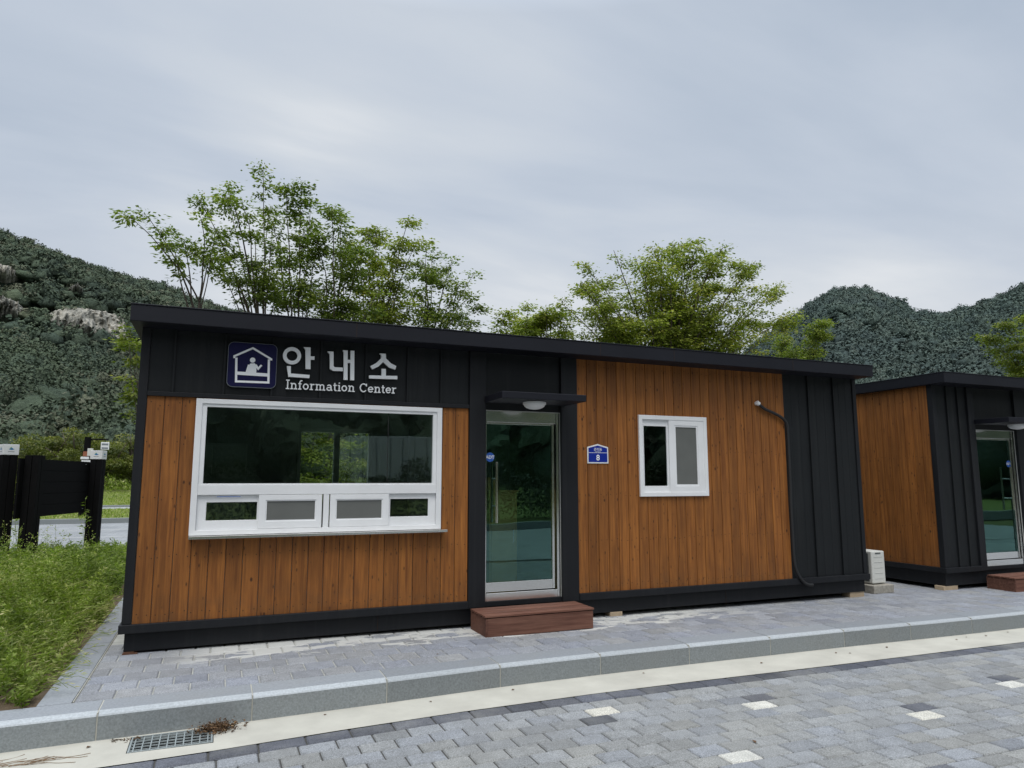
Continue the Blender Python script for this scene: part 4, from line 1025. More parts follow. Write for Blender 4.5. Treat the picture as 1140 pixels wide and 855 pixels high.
TT = {
'T1': [(0.28,6.0,4.53),(-0.82,6.0,5.92),(-0.62,6.0,6.04),(-0.26,6.0,5.87),(0.0,6.0,5.59),(0.26,6.0,5.97),(0.47,6.0,5.9),(0.36,6.0,5.65)],
'T2': [(1.47,6.5,4.71),(1.2,6.5,7.67),(0.59,6.5,7.44),(0.12,6.5,6.92),(0.44,6.5,6.51),(0.62,6.5,7.21),(1.41,6.5,7.36),(0.59,6.5,5.99),(0.89,6.5,6.88),(1.14,6.5,6.65),(0.45,6.5,5.08),(1.4,6.5,6.29),(0.83,6.5,5.55),(1.6,6.5,5.64)],
'T3': [(2.07,6.9,4.76),(1.67,6.9,7.51),(1.94,6.9,7.52),(2.19,6.9,7.6),(1.49,6.9,6.88),(2.09,6.9,6.93),(1.85,6.9,6.48),(2.32,6.9,6.55),(1.76,6.9,5.77),(2.31,6.9,5.83)],
'T4': [(2.68,6.5,4.64),(2.79,6.5,7.12),(2.98,6.5,6.84),(2.45,6.5,6.8),(2.27,6.5,6.41),(3.12,6.5,6.19),(2.86,6.5,5.79),(2.44,6.5,5.55),(3.41,6.5,5.38)],
'T5': [(3.57,7.2,4.78),(3.72,7.2,7.22),(4.12,7.2,7.08),(3.45,7.2,7.08),(3.29,7.2,6.66),(4.28,7.2,6.53),(3.99,7.2,6.63),(3.72,7.2,6.28),(4.03,7.2,5.76),(3.26,7.2,5.64),(4.23,7.2,5.25)],
'T6': [(4.78,7.5,4.86),(4.68,7.5,6.76),(5.1,7.5,6.87),(5.44,7.5,6.64),(4.43,7.5,6.27),(5.92,7.5,6.36),(5.99,7.5,5.92),(6.19,7.5,5.73),(5.43,7.5,5.91),(5.4,7.5,5.22),(6.02,7.5,5.3),(4.9,7.5,6.3),(4.5,7.5,5.65)],
'T7a': [(7.18,8.0,4.82),(6.74,8.0,5.53),(7.14,8.0,5.59),(6.83,8.0,5.3),(7.3,8.0,5.35)],
'T7b': [(7.77,8.0,4.82),(7.66,8.0,5.64),(8.02,8.0,5.63),(8.42,8.0,5.71),(7.54,8.0,5.36),(8.76,8.0,5.4)],
'T8': [(10.65,7.0,4.52),(8.01,7.0,5.9),(8.22,7.0,6.1),(8.61,7.0,6.51),(8.94,7.0,6.97),(9.66,7.0,6.83),(10.35,7.0,7.45),(11.11,7.0,7.64),(11.93,7.0,7.99),(12.6,7.0,7.77),(13.18,7.0,7.52),(14.02,7.0,7.48),(14.93,7.0,7.11),(14.7,7.0,6.11),(14.1,7.0,5.86),(10.78,7.0,6.85),(11.6,7.0,6.95),(9.72,7.0,6.05),(12.43,7.0,6.56),(13.31,7.0,6.66),(8.72,7.0,5.52),(13.56,7.0,5.96),(10.22,7.0,5.65),(11.83,7.0,5.8),(9.44,7.0,5.14),(8.42,7.0,4.89)],
'T9': [(16.51,8.5,4.92),(17.61,8.5,6.37),(17.77,8.5,6.08),(17.13,8.5,6.28),(16.41,8.5,6.0),(16.77,8.5,5.7),(16.02,8.5,5.42)],
'T10': [(-.35,6.0,2.6),(-0.89,6.0,4.08),(-0.79,6.0,3.92),(-0.68,6.0,3.69),(-0.85,6.0,4.24)],
'T11': [(22.82,5.5,4.07),(20.37,5.5,6.17),(21.09,5.5,6.39),(20.3,5.5,5.91),(20.87,5.5,5.39),(21.76,5.5,6.67),(22.0,5.5,6.96),(21.73,5.5,4.85),(22.16,5.5,6.41),(22.66,5.5,7.0),(22.95,5.5,6.21),(23.66,5.5,6.68)],
}
def T(k, label, **kw):
    dx_, dz_ = {'T2': (0,-.28), 'T3': (0,-.2), 'T4': (0,-.1), 'T11': (.75,-.1), 'T8': (0,-.1)}.get(k, (0,0))
    L = [(p[0]+dx_, p[1], p[2]+dz_) for p in TT[k]]; kw.setdefault('group', 'young trees behind the cabins')
    return tree(kw.pop('name', 'young_tree'), label, L[0], L[1:], kw.pop('seed'), M[kw.pop('leaf')], **kw)
T('T1', 'thin young tree forked low, its sparse branch reaching far left above the roof', seed=1, leaf='leafA', trunk_r=.035, fork=.95, dens=.42, spread=.32, drange=.42)
T('T10', 'small yellow green tree peeking out past the left roof corner', seed=2, leaf='leafY', trunk_r=.02, fork=.5, dens=.35, spread=.25)
T('T2', 'tallest slender tree behind the left part of the roof', seed=3, leaf='leafA', trunk_r=.06, fork=.7, dens=.46, spread=.34, drange=.28, bottom=4.9)
T('T3', 'narrow upright tree right of the tallest slender tree', seed=4, leaf='leafA', trunk_r=.05, fork=.6, dens=.55, spread=.34, drange=.2, bottom=4.7)
T('T4', 'slender dense tree fourth from left behind the roof, leaning right', seed=5, leaf='leafA', trunk_r=.05, fork=.6, dens=.72, spread=.42, drange=.15)
T('T5', 'leafy bright green tree in the middle of the left group above the roof', seed=6, leaf='leafB', trunk_r=.055, fork=.6, dens=.8, spread=.45, drange=.1)
T('T6', 'rounded airy tree at the right end of the left group above the roof', seed=7, leaf='leafA', trunk_r=.055, fork=.75, dens=.66, spread=.42, drange=.2)
T('T7a', 'low tree top just left of the roof centre between the two tree groups', seed=8, leaf='leafB', fill=3, trunk_r=.04, fork=.6, dens=.9, spread=.4)
T('T7b', 'low bushy tree top directly left of the big spreading tree', seed=9, leaf='leafB', fill=4, trunk_r=.04, fork=.6, dens=.95, spread=.42)
T('T8', 'big spreading broad crowned tree behind the right half of the roof', seed=10, leaf='leafB', trunk_r=.10, fork=.62, dens=.62, spread=.60, size=.080, drange=.30, fill=36)
T('T9', 'small yellow green tree before the right hill beside the roof end', seed=11, leaf='leafY', trunk_r=.04, fork=.7, dens=1.0, spread=.4, size=.08)
T('T11', 'yellow green tree cut by the right edge above the second cabin', seed=12, leaf='leafY', trunk_r=.08, fork=.62, dens=.9, spread=.5, size=.085)
# shrubs seen through the cabin
for k, (x, y, lab) in enumerate(((2.3,5.3,'light green shrub behind the cabin, seen through both windows'),(3.3,5.6,'larger light green shrub behind the cabin beside the window shrub'),(1.2,5.2,'low shrub behind the left part of the cabin'))):
    tree('shrub', lab, (x,y,.5), [(x+dx, y+dy, z) for dx, dy, z in ((-.5,0,1.8),(.5,.1,1.9),(0,.3,2.5),(-.2,-.3,1.3),(.3,-.3,2.2),(-.6,.2,2.3),(.6,0,1.2))], 40+k, M['leafB'], trunk_r=.03, fork=.4, dens=1.2, spread=.45, size=.07, drange=0, group='shrubs behind the cabin')

# tree line at the foot of the mountain
def treeline(label, x, y, z0, h, w, seed, leaf, n=9000, group='trees in the line across the lawn', name='roadside_tree'):
    rs = np.random.RandomState(seed); root = thing(name, label, 'tree', (x,y,z0), group); rnd = random.Random(seed)
    b = MB()
    for k in range(5):
        e = Vector((x+rnd.uniform(-.5,.5)*w, y+rnd.uniform(-.4,.4)*w, z0+h*rnd.uniform(.6,.9)))
        b.tube(bezier(Vector((x,y,z0-.3)), Vector((x+(e.x-x)*.2,y,z0+h*.4)), e, 6), [.11,.10,.08,.06,.05,.035,.02], 6)
    b.build('trunk', M['bark'], root, smooth=True)
    C = []; 
    for k in range(34):
        a = rnd.uniform(0, 6.28); r = math.sqrt(rnd.random()); f = rnd.random()
        C.append((x+math.cos(a)*r*w*.52*(1.1-.5*f), y+math.sin(a)*r*w*.5, z0+h*(.25+.68*f*(1-.25*r)), rnd.uniform(.28,.5)*w/3.2, rnd.uniform(-.18,.2)))
    C = np.array(C); idx = rs.randint(0, len(C), n); g = rs.normal(size=(n,3)); g /= np.linalg.norm(g,axis=1,keepdims=True); rr = rs.uniform(.55,1.08,n)[:,None]
    P = C[idx,:3] + g*rr*C[idx,3][:,None]*np.array([1.35,1.2,.62])
    D = g + rs.normal(size=(n,3))*.5
    V, F = leaves_np(P, D, rs.uniform(.10,.17,n), rs.uniform(.07,.11,n), rs)
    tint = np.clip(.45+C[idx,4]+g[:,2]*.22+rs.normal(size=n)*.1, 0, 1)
    big_mesh('crown', V, F, tint, leaf, nside=4, parent=root)
spec_t = [(-14.8,49,3.1,3.6,'leftmost green tree in the line across the lawn'),(-12.3,47.5,3.0,3.6,'dull green tree in the treeline over the left notice board'),(-10.2,48.5,3.9,3.9,'bushy tree in the treeline just left of the signal pole'),
          (-8.1,48,4.3,3.9,'taller olive tree in the treeline behind the signal pole'),(-6.3,47.5,3.4,3.2,'olive tree in the treeline right of the signal pole'),(-4.7,48.5,4.2,3.2,'tree in the treeline touching the left edge of the nearer building'),(-3.2,49.5,3.8,3.4,'tree in the treeline hidden mostly behind the nearer building')]
for k, (x, y, h_, w, lab) in enumerate(spec_t): treeline(lab, x, y, 1.05, h_, w, 60+k, M['leafF'])
treeline('small bright yellow green bush between the two notice boards', -7.2, 27.5, .17, 1.75, 2.6, 80, M['leafY'], 5000, None, 'bush')
# low shrubs hem between lawn and trees
rs = np.random.RandomState(90); n = 16000
P = np.stack([rs.uniform(-22, 2, n), rs.uniform(44.5, 52, n), np.zeros(n)], 1)
P[:,2] = .95 + (P[:,1]-45)*.03 + rs.uniform(0,1,n)**2*.85*(.6+.5*np.sin(P[:,0]*1.3)*np.sin(P[:,0]*.47+1))
D = rs.normal(size=(n,3)); D[:,2] = abs(D[:,2])+.4
V, F = leaves_np(P, D, rs.uniform(.14,.3,n), rs.uniform(.05,.09,n), rs); tag(big_mesh('tall_grass', V, F, np.clip(rs.normal(.5,.2,n),0,1), M['weed'], nside=4), 'tall green grass along the foot of the treeline', 'grass', kind='stuff')

# roadside weeds on the verge
def weeds():
    rs = np.random.RandomState(21); rnd = random.Random(21)
    PV = []; PD = []; PL = []; PW = []; PT = []; st = MB()
    def zone(x, y):     # is this spot near enough to be worth building densely
        return -.39 - .0*y > x > -1.2-.33*(y+2)-.9
    tries = 0
    spots = []
    while len(spots) < 5600:
        y = -1.38 + (rnd.random()**.85)*13.0; x = -.365 - rnd.random()*(1.9+.30*(y+2))
        if y > 11.6: continue
        spots.append((x, y))
    for (x, y) in spots:
        z = verge_z(x, y); edge = min(1, (-x-.22)/.6); front = min(1, (y-(kf(x)+.30))/.55)
        patch = mn.noise(Vector((x*1.1, y*.8, 5)))
        k = max(.15, edge)*max(.3, front)
        if patch < -.28 and rnd.random() < .75 or (rnd.random() > .35+k): continue
        hgt = (.09+.27*k)*rnd.uniform(.4,1.35)*(1+.8*patch)*(1.22 if y < 4 else max(.55, 1.22-(y-4)*.16))
        far = y > 4
        base_t = .40+.45*mn.noise(Vector((x*1.1,y*.8,9)))+rnd.uniform(-.16,.16)+(.35 if rnd.random() < .07 else 0)-(.10 if y > 4 else 0)
        typ = rnd.random()
        if typ < .5:      # leafy herb
            lean = Vector((rnd.gauss(0,.16), rnd.gauss(0,.16), 1)).normalized()
            tall = 1.0
            if rnd.random() < .03: tall = 1.75
            top = Vector((x,y,z))+lean*hgt*tall
            st.tube([(x,y,z-.02), tuple(top)], [.0028,.0012], 3, cap=False)
            nl = int((24 if not far else 12)*(1+hgt*1.2))
            for q in range(nl):
                f = rnd.uniform(.12,1.02); a = q*2.4+rnd.uniform(-.4,.4)
                p = Vector((x,y,z)).lerp(top, f); d = Vector((math.cos(a), math.sin(a), rnd.uniform(-.1,.75)))
                L = (.026+.052*(1-f*.6))*rnd.uniform(.7,1.25)*(1.5 if far else 1)
                nn = 3 if not far else 2
                for r in range(nn):     # pinnate look: a few narrow leaflets
                    dd = d + Vector((rnd.gauss(0,.4), rnd.gauss(0,.4), rnd.gauss(0,.2)))
                    PV.append(p + d*L*.35*r/nn*1.6); PD.append(dd); PL.append(L*.75); PW.append(L*rnd.uniform(.16,.30)); PT.append(base_t+rnd.gauss(0,.1)+.12*(f-.5))
        else:              # grass tuft
            for q in range(9 if not far else 7):
                a = rnd.uniform(0,6.28); d = Vector((math.cos(a)*.55, math.sin(a)*.55, 1.1)); L = hgt*rnd.uniform(.6,1.15)
                p = Vector((x+rnd.gauss(0,.02), y+rnd.gauss(0,.02), z)); PV.append(p); PD.append(d); PL.append(L*.62); PW.append(.007+.004*rnd.random()); tt = base_t+rnd.gauss(.08,.12)+(.45 if rnd.random() < .12 else 0); PT.append(tt)
                p2 = p+d.normalized()*L*.55; d2 = Vector((math.cos(a)*1.0, math.sin(a)*1.0, rnd.uniform(-.2,.5))); PV.append(p2); PD.append(d2); PL.append(L*.5); PW.append(.006); PT.append(tt)
    # tall dry stalks and seed heads at the back
    for _ in range(60):
        x = -.6-rnd.random()*3.0; y = rnd.uniform(2.5,8.8); z = verge_z(x,y); h_ = rnd.uniform(.35,.85)
        if x < -.9-.27*(y+2.5): continue
        e = Vector((x+rnd.gauss(0,.12), y+rnd.gauss(0,.1), z+h_)); st.tube([(x,y,z),tuple(Vector((x,y,z)).lerp(e,.6)+Vector((rnd.gauss(0,.02),0,0))),tuple(e)], [.003,.002,.0015], 3, cap=False)
        for q in range(26):
            f = rnd.uniform(.5,1.); p = Vector((x,y,z)).lerp(e, f); a = rnd.uniform(0,6.28)
            PV.append(p+Vector((math.cos(a),math.sin(a),.3))*rnd.uniform(0,.09)); PD.append(Vector((math.cos(a),math.sin(a),.7))); PL.append(.035); PW.append(.012); PT.append(rnd.uniform(.45,.95))
    # dry stalks leaning over the edging
    for _ in range(90):
        y = -1.2+rnd.random()**1.4*4.5; x = -.37-rnd.random()*.35; z = verge_z(min(x,-.37), y); a = rnd.uniform(-.9,.9); L = rnd.uniform(.12,.42)
        p0 = Vector((x,y,z)); p1 = p0+Vector((math.cos(a)*L*.5, math.sin(a)*L*.5, L*.55)); p2 = p0+Vector((math.cos(a)*L, math.sin(a)*L, L*rnd.uniform(.1,.5)))
        st.tube([tuple(q) for q in bezier(p0,p1,p2,4)], .0016, 3, cap=False)
        for q in range(5): PV.append(p1.lerp(p2, rnd.random())); PD.append(Vector((math.cos(a),math.sin(a),rnd.uniform(-.3,.5)))); PL.append(.05); PW.append(.007); PT.append(rnd.uniform(.7,1))
    P = np.array([tuple(p) for p in PV]); D = np.array([tuple(p) for p in PD])
    V, F = leaves_np(P, D, np.array(PL), np.array(PW), rs, up=.4)
    # stems joined in
    n0 = len(V); SV = np.array(st.v); SF = np.array(st.f) + n0
    V = np.vstack([V, SV]); F = np.vstack([F, SF]); t = np.concatenate([np.clip(PT,0,1), np.full(len(SF), .5)])
    tag(big_mesh('weeds', V, F, t, M['weed'], nside=4), 'thick green weeds and wild grass on the verge left of the walk', 'weeds', kind='stuff')
weeds()

# lawn tufts across the parking area
rs = np.random.RandomState(33); n = 26000
yy = np.where(rs.random(n) < .35, rs.uniform(23.7,33.3,n), rs.uniform(35.9,45,n)); xx = rs.uniform(-19,1,n)
zz = np.where(yy < 34, .17, .2+np.maximum(0,(yy-36)/12)*.85)
P = np.stack([xx,yy,zz],1); D = rs.normal(size=(n,3))*.5; D[:,2] = 1
V, F = leaves_np(P, D, rs.uniform(.06,.16,n), rs.uniform(.02,.05,n), rs); tag(big_mesh('lawn_grass', V, F, np.clip(rs.normal(.6,.2,n),0,1), M['weed'], nside=4), 'rough mown grass on the lawn beyond the parking area', 'grass', kind='stuff')

# dead leaves at the grate, scattered leaves and twigs
rs = np.random.RandomState(44); n = 1000; zg = gz(.7)-KH
P = np.stack([.80+rs.normal(size=n)*.062, kf(.8)-.055-abs(rs.normal(size=n))*.06, zg+.004+abs(rs.normal(size=n))*.020],1)
P[:,1] = np.minimum(P[:,1], kf(.8)-.012); P[:60,0] = rs.uniform(.16,.34,60); P[:60,1] = kf(.2)-.03-abs(rs.normal(size=60))*.035; P[:60,2] = zg+.006
D = rs.normal(size=(n,3))*np.array([1,.8,.35])
V, F = leaves_np(P, D, rs.uniform(.010,.042,n), rs.uniform(.004,.014,n), rs, up=.5); tag(big_mesh('leaf_litter', V, F, np.clip(rs.normal(.22,.3,n),0,1), M['dryleaf'], nside=4), 'heap of dead brown leaves caught at the end of the drain grate', 'leaf litter', kind='stuff')
def leaf_obj():
    b = MB(); b.add([(0,0,.002),(.018,.014,.009),(.045,.004,.004),(.020,-.013,.008)], [(0,1,2,3)], .4); b.add([(.045,.004,.004),(.058,.005,.008),(.046,.0055,.0045)], [(0,1,2)], .2)
    return b.build('fallen_leaf', M['dryleaf'], None, loc=(0,0,0))
l0 = leaf_obj(); pts = [(1.55,-1.72),(3.05,-1.66),(5.6,-1.72),(6.6,-1.68),(6.75,-1.74),(7.3,-1.70),(8.6,-1.64),(8.9,-1.67),(8.35,-1.70),(4.35,-1.60),(9.3,-1.66),(2.35,-1.72),(4.1,-3.35),(.05,-1.80),(1.0,-1.75),(2.6,-1.0),(8.0,-.9)]
for i, (x, y) in enumerate(pts):
    o = l0 if i == 0 else l0.copy()
    if i: COL.objects.link(o)
    if y > -1.52: z = gz(x)
    else: z = gz(x)-KH
    s_ = random.uniform(.6,1.15); o.location = (x,y,z+.0015); o.rotation_euler = (0,0,random.uniform(0,6.28)); o.scale = (s_,)*3
    tag(o, 'small curled brown dead leaf lying on pale gutter or paving', 'leaf', 'dead leaves scattered on the ground')
b = MB(); rnd = random.Random(3); zt_ = gz(-.3)-KH
for k in range(16):
    x = -.62+rnd.random()*.45; y = -1.99+rnd.uniform(-.05,.07); a = rnd.uniform(-.35,.75); L = rnd.uniform(.12,.38)
    P_ = []
    for q in range(7):
        P_.append((x, y, zt_+.004+.004*math.sin(q))); x += math.cos(a)*L/6; y += math.sin(a)*L/6*.5; a += rnd.uniform(-.35,.35)
    b.tube(smooth_path(P_, 3), .0015, 4)
tag(b.build('dry_twigs', M['twig'], None, loc=(-.3,-1.99,zt_)), 'tangle of thin dry twigs in the gutter at bottom left', 'twigs', kind='stuff')

# opposite side of the road, seen only as reflections in the glass
rs = np.random.RandomState(95); n = 110000
P = np.stack([rs.uniform(-32,36,n), rs.uniform(-19.2,-17.0,n), np.zeros(n)],1); top = 1.75+.35*np.sin(P[:,0]*1.9)+.25*np.sin(P[:,0]*4.3+1)
P[:,2] = .05+top*rs.random(n)**.6
D = rs.normal(size=(n,3)); D[:,2] += .6
V, F = leaves_np(P, D, rs.uniform(.07,.15,n), rs.uniform(.04,.08,n), rs); tag(big_mesh('hedge', V, F, np.clip(rs.normal(.3,.2,n),0,1), M['leafD'], nside=4), 'dark hedge across the road, mirrored in the glass', 'hedge', kind='stuff')
tk = thing('box_truck', 'white box truck parked across the road, seen mirrored in the ticket window', 'truck', (8.2,-23.6,.1))
b = MB(); b.box(5.7,9.4,-24.8,-22.6,1.1,3.5); b.build('cargo_box', M['white'], tk, bevel=.02)
b = MB()
for k in range(7): b.box(5.8+k*.55,5.83+k*.55,-22.598,-22.585,1.15,3.45)
b.build('cargo_ribs', M['logo_grey'], tk)
b = MB(); b.prism([(9.5,.7),(11.2,.7),(11.2,1.6),(10.8,2.9),(9.5,2.95)], -24.7, -22.7); cb = b.build('cab', M['sticker'], tk, bevel=.04)
b = MB(); b.prism([(10.0,1.7),(10.85,1.7),(10.65,2.6),(10.0,2.65)], -22.699, -22.69); b.build('cab_window', M['glass'], cb)
b = MB(); b.box(5.8,9.5,-24.4,-23.0,.75,1.09); b.build('chassis', M['rubber'], tk)
for xx in (6.7, 10.3):
    for yy in (-24.65, -22.95):
        b = MB(); b.tube([(xx,yy,.56),(xx,yy+.24,.56)], .46, 20); wh = b.build('wheel', M['rubber'], tk, bevel=.02)
        b = MB(); b.tube([(xx,yy-.005,.56),(xx,yy+.245,.56)], .24, 16); b.build('rim', M['galv'], wh)

# ------------------------------------------------------------------ mountains
RIDGE = [(-180,13),(-150,14),(-120,13),(-90,15),(-60,16.5),(-30,17),(-20,16.6),(-14.5,15.9),(-11.4,15.1),(-8.1,14.3),(-3.3,13.45),(.5,12.2),(8,11.6),(15,11.2),(18,10.2),(24,8.2),(30,6.2),(36,6.5),(41,9.5),(44.6,11.9),(46.2,12.9),(47.5,13.55),(49.6,13.65),(51,12.95),(51.9,12.5),(52.9,11.45),(54.6,11.1),(56.8,11.6),(59.3,12.4),(64,14),(75,15),(90,13),(120,12),(150,12.5),(180,13)]
RDIST = [(-180,330),(-60,420),(-14,500),(10,520),(25,620),(40,760),(60,740),(90,500),(180,330)]
def ridge(az): 
    return lerp_table(RIDGE, az) + (.28*mn.noise(Vector((az*.55,1,0))) + .14*mn.noise(Vector((az*1.9,7,0))))
def terr(az, r):
    Rr = lerp_table(RDIST, az); r0 = 62.; H = Rr*math.tan(R(ridge(az)))
    s = (r-r0)/(Rr-r0)
    if s <= 0: return 1.0+ (s*4 if s > -.3 else -1.2)
    z = (H-1)*(s**1.35) if s <= 1 else (H-1)*(1-(s-1)*1.1)
    x, y = r*math.sin(R(az)), r*math.cos(R(az))
    z += mn.fractal(Vector((x*.012, y*.012, 2)), 1., 2., 4)*21*min(1, s*2)*max(0, 1-s)**.6*1.4
    return 1.6+z
def azr(az, r): return (CAM[0]+r*math.sin(R(az)), CAM[1]+r*math.cos(R(az)), terr(az, r))
def hill(name, a0, a1, na):
    b = MB(); V = []; nr = 34
    for i in range(na+1):
        az = a0+(a1-a0)*i/na; Rr = lerp_table(RDIST, az)
        for j in range(nr+1):
            r = 60+(Rr*1.35-60)*(j/nr)**1.15; x, y, z = azr(az, r); V.append((x, y, z if j else -.5))
    b.add(V, [(i*(nr+1)+j, i*(nr+1)+j+1, (i+1)*(nr+1)+j+1, (i+1)*(nr+1)+j) for i in range(na) for j in range(nr)])
    tag(b.build(name, M['hillsoil'], smooth=True), kind='structure')
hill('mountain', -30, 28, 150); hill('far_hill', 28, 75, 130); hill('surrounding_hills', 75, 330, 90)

ROCKS = [(-8.9,10.75,2.5,.80),(-13.9,11.0,1.1,.62),(-14.0,13.6,.9,.50),(-6.9,9.9,.8,.35),(-12.6,4.9,.5,.35),(50.3,11.2,.5,.25),(-9.9,12.7,.5,.15)]
def in_rock(az, el):
    for (a, e, da, de) in ROCKS:
        q = ((az-a)/da)**2 + ((el-e)/de)**2
        if q < 1.0+.5*mn.noise(Vector((az*3, el*3, 1))): return True
    return False
def r_at(az, el):
    Rr = lerp_table(RDIST, az); lo, hi = 62, Rr
    for _ in range(24):
        m_ = (lo+hi)/2
        if math.degrees(math.atan2(terr(az, m_)-CAM[2], m_)) < el: lo = m_
        else: hi = m_
    return (lo+hi)/2
for k, (a, e, da, de) in enumerate(ROCKS):
    b = MB(); n1, n2 = 44, 18; V = []
    for i in range(n1+1):
        for j in range(n2+1):
            az = a+da*1.15*(2*i/n1-1); el = e+de*1.15*(2*j/n2-1); r = r_at(az, el)
            q = max(0, 1-((az-a)/da/1.1)**2-((el-e)/de/1.1)**2)
            p = Vector((CAM[0]+r*math.sin(R(az)), CAM[1]+r*math.cos(R(az)), 0)); z = terr(az, r)
            jag = mn.fractal(Vector((az*5.2, el*2.4, 4)), .8, 2., 6)
            push = (q**.5)*9+jag*3*min(1,q*3) - (1 if q > 0 else 4)
            V.append((p.x-math.sin(R(az))*push, p.y-math.cos(R(az))*push, z+1.5*q+abs(jag)*.8*min(1,q*3)-(2 if q <= 0 else 0)))
    b.add(V, [(i*(n2+1)+j,(i+1)*(n2+1)+j,(i+1)*(n2+1)+j+1,i*(n2+1)+j+1) for i in range(n1) for j in range(n2)])
    tag(b.build('cliff', M['rock'], None), kind='structure')

def crowns(nv, sub, seed):
    import bmesh
    out = []
    for k in range(nv):
        bm = bmesh.new(); bmesh.ops.create_icosphere(bm, subdivisions=sub, radius=1)
        rs_ = np.random.RandomState(seed+k)
        for v in bm.verts:
            p = v.co.copy(); d = 1+.38*mn.fractal(p*1.5+Vector((k*5,seed,0)), 1., 2., 3)+rs_.uniform(-.09,.09)
            v.co = Vector((p.x*d, p.y*d, p.z*d*(.85 if p.z > 0 else .5)))
        bm.verts.index_update(); V = np.array([tuple(v.co) for v in bm.verts]); F = np.array([[v.index for v in f.verts] for f in bm.faces]); bm.free(); out.append((V, F))
    return out
def forest(name, label, sectors, mat, seed, smin, smax, nq=130, qs=.15):
    cr = crowns(4, 2, seed); rs_ = np.random.RandomState(seed); rnd = random.Random(seed); Vs = []; Fs = []; Ts = []; off = 0
    tmpl = [[], []]
    for k in range(12):        # a crown: an inner lump and many leaf clumps set around it
        nq_, qs_ = (nq, qs) if k < 7 else (nq*4, qs*.46)
        g = rs_.normal(size=(nq_,3)); g /= np.linalg.norm(g, axis=1, keepdims=True); g[:,2] = np.where(g[:,2] < -.3, -g[:,2], g[:,2])
        C = rs_.normal(size=(7,3))*.42; C[:,2] = abs(C[:,2])*.7
        P = C[rs_.randint(0,7,nq_)] + g*rs_.uniform(.42,.78,nq_)[:,None]
        gn = g+.28*rs_.normal(size=(nq_,3)); u = np.cross(gn, rs_.normal(size=(nq_,3))); u /= np.linalg.norm(u,axis=1,keepdims=True); w_ = np.cross(u, gn); w_ /= np.linalg.norm(w_,axis=1,keepdims=True)
        q = rs_.uniform(.6,1.3,nq_)[:,None]*qs_
        V = np.stack([P-u*q, P-w_*q*.8, P+u*q, P+w_*q*.8], 1).reshape(-1,3)
        tmpl[0 if k < 7 else 1].append((V, g[:,2]*.30-.08+rs_.uniform(-.06,.06,nq_)))  # tint rises with height: lit tops and shaded undersides painted into each crown
    QV = []; QT = []
    for (a0, a1, r0f, r1f, spacing) in sectors:
        Rm = lerp_table(RDIST, (a0+a1)/2); r = r0f*Rm if r0f < 3 else r0f
        rend = r1f*Rm
        while r < rend:
            sp = spacing*(.75+.25*r/Rm); na = max(1, int(R(a1-a0)*r/sp))
            for i in range(na):
                az = a0+(a1-a0)*(i+rnd.uniform(-.1,1.1))/na; rr = r+rnd.uniform(-.6,.6)*sp
                Rr = lerp_table(RDIST, az)
                if rr > Rr*1.04: continue
                x, y, z = azr(az, rr); el = math.degrees(math.atan2(z+2-CAM[2], rr))
                if -17 < az < 55 and (in_rock(az, el) or in_rock(az, el+.30)) and rnd.random() < (.97 if in_rock(az, el+.12) else .6): continue
                s_ = rnd.uniform(smin, smax)*(.8+.25*rr/Rm)
                if rnd.random() < .06: s_ *= 1.3
                tn = min(1, max(0, rnd.gauss(.42,.26)+.35*mn.noise(Vector((x*.02,y*.02,0)))))
                th = rnd.uniform(0,6.28); c, s2 = math.cos(th), math.sin(th); zs = rnd.uniform(.8,1.35)
                def place(V, k):
                    W = np.empty_like(V); W[:,0] = (V[:,0]*c-V[:,1]*s2)*s_*k+x; W[:,1] = (V[:,0]*s2+V[:,1]*c)*s_*k+y; W[:,2] = V[:,2]*s_*zs*k+z+s_*.5; return W
                V, F = cr[rnd.randrange(len(cr))]; W = place(V, .84); Vs.append(W)
                for f_ in (F,): Fs.append(f_+off)
                off += len(V); Ts.append(np.full(len(F), max(0, tn-.18)))  # inner lump tinted darker, as painted shade inside the crown
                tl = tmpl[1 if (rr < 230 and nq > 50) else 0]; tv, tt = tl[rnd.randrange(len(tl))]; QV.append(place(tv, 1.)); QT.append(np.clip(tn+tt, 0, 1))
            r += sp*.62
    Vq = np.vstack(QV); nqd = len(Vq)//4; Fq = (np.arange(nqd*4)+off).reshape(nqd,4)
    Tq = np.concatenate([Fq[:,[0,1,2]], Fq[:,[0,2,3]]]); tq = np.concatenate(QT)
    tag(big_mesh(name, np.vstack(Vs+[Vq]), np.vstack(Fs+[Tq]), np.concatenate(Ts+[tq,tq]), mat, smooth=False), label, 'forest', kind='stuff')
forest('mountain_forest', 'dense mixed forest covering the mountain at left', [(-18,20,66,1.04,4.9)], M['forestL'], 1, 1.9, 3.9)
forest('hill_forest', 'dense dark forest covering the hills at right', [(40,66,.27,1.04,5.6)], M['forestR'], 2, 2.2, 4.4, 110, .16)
forest('outer_forest', 'forest on the hills around, mirrored in the glass', [(-60,-18,66,1.04,9.5),(66,110,66,1.04,9.5),(110,180,60,1.04,10),(-180,-60,60,1.04,10),(20,40,66,1.04,10)], M['forestL'], 3, 3.6,6.2, 30, .4)

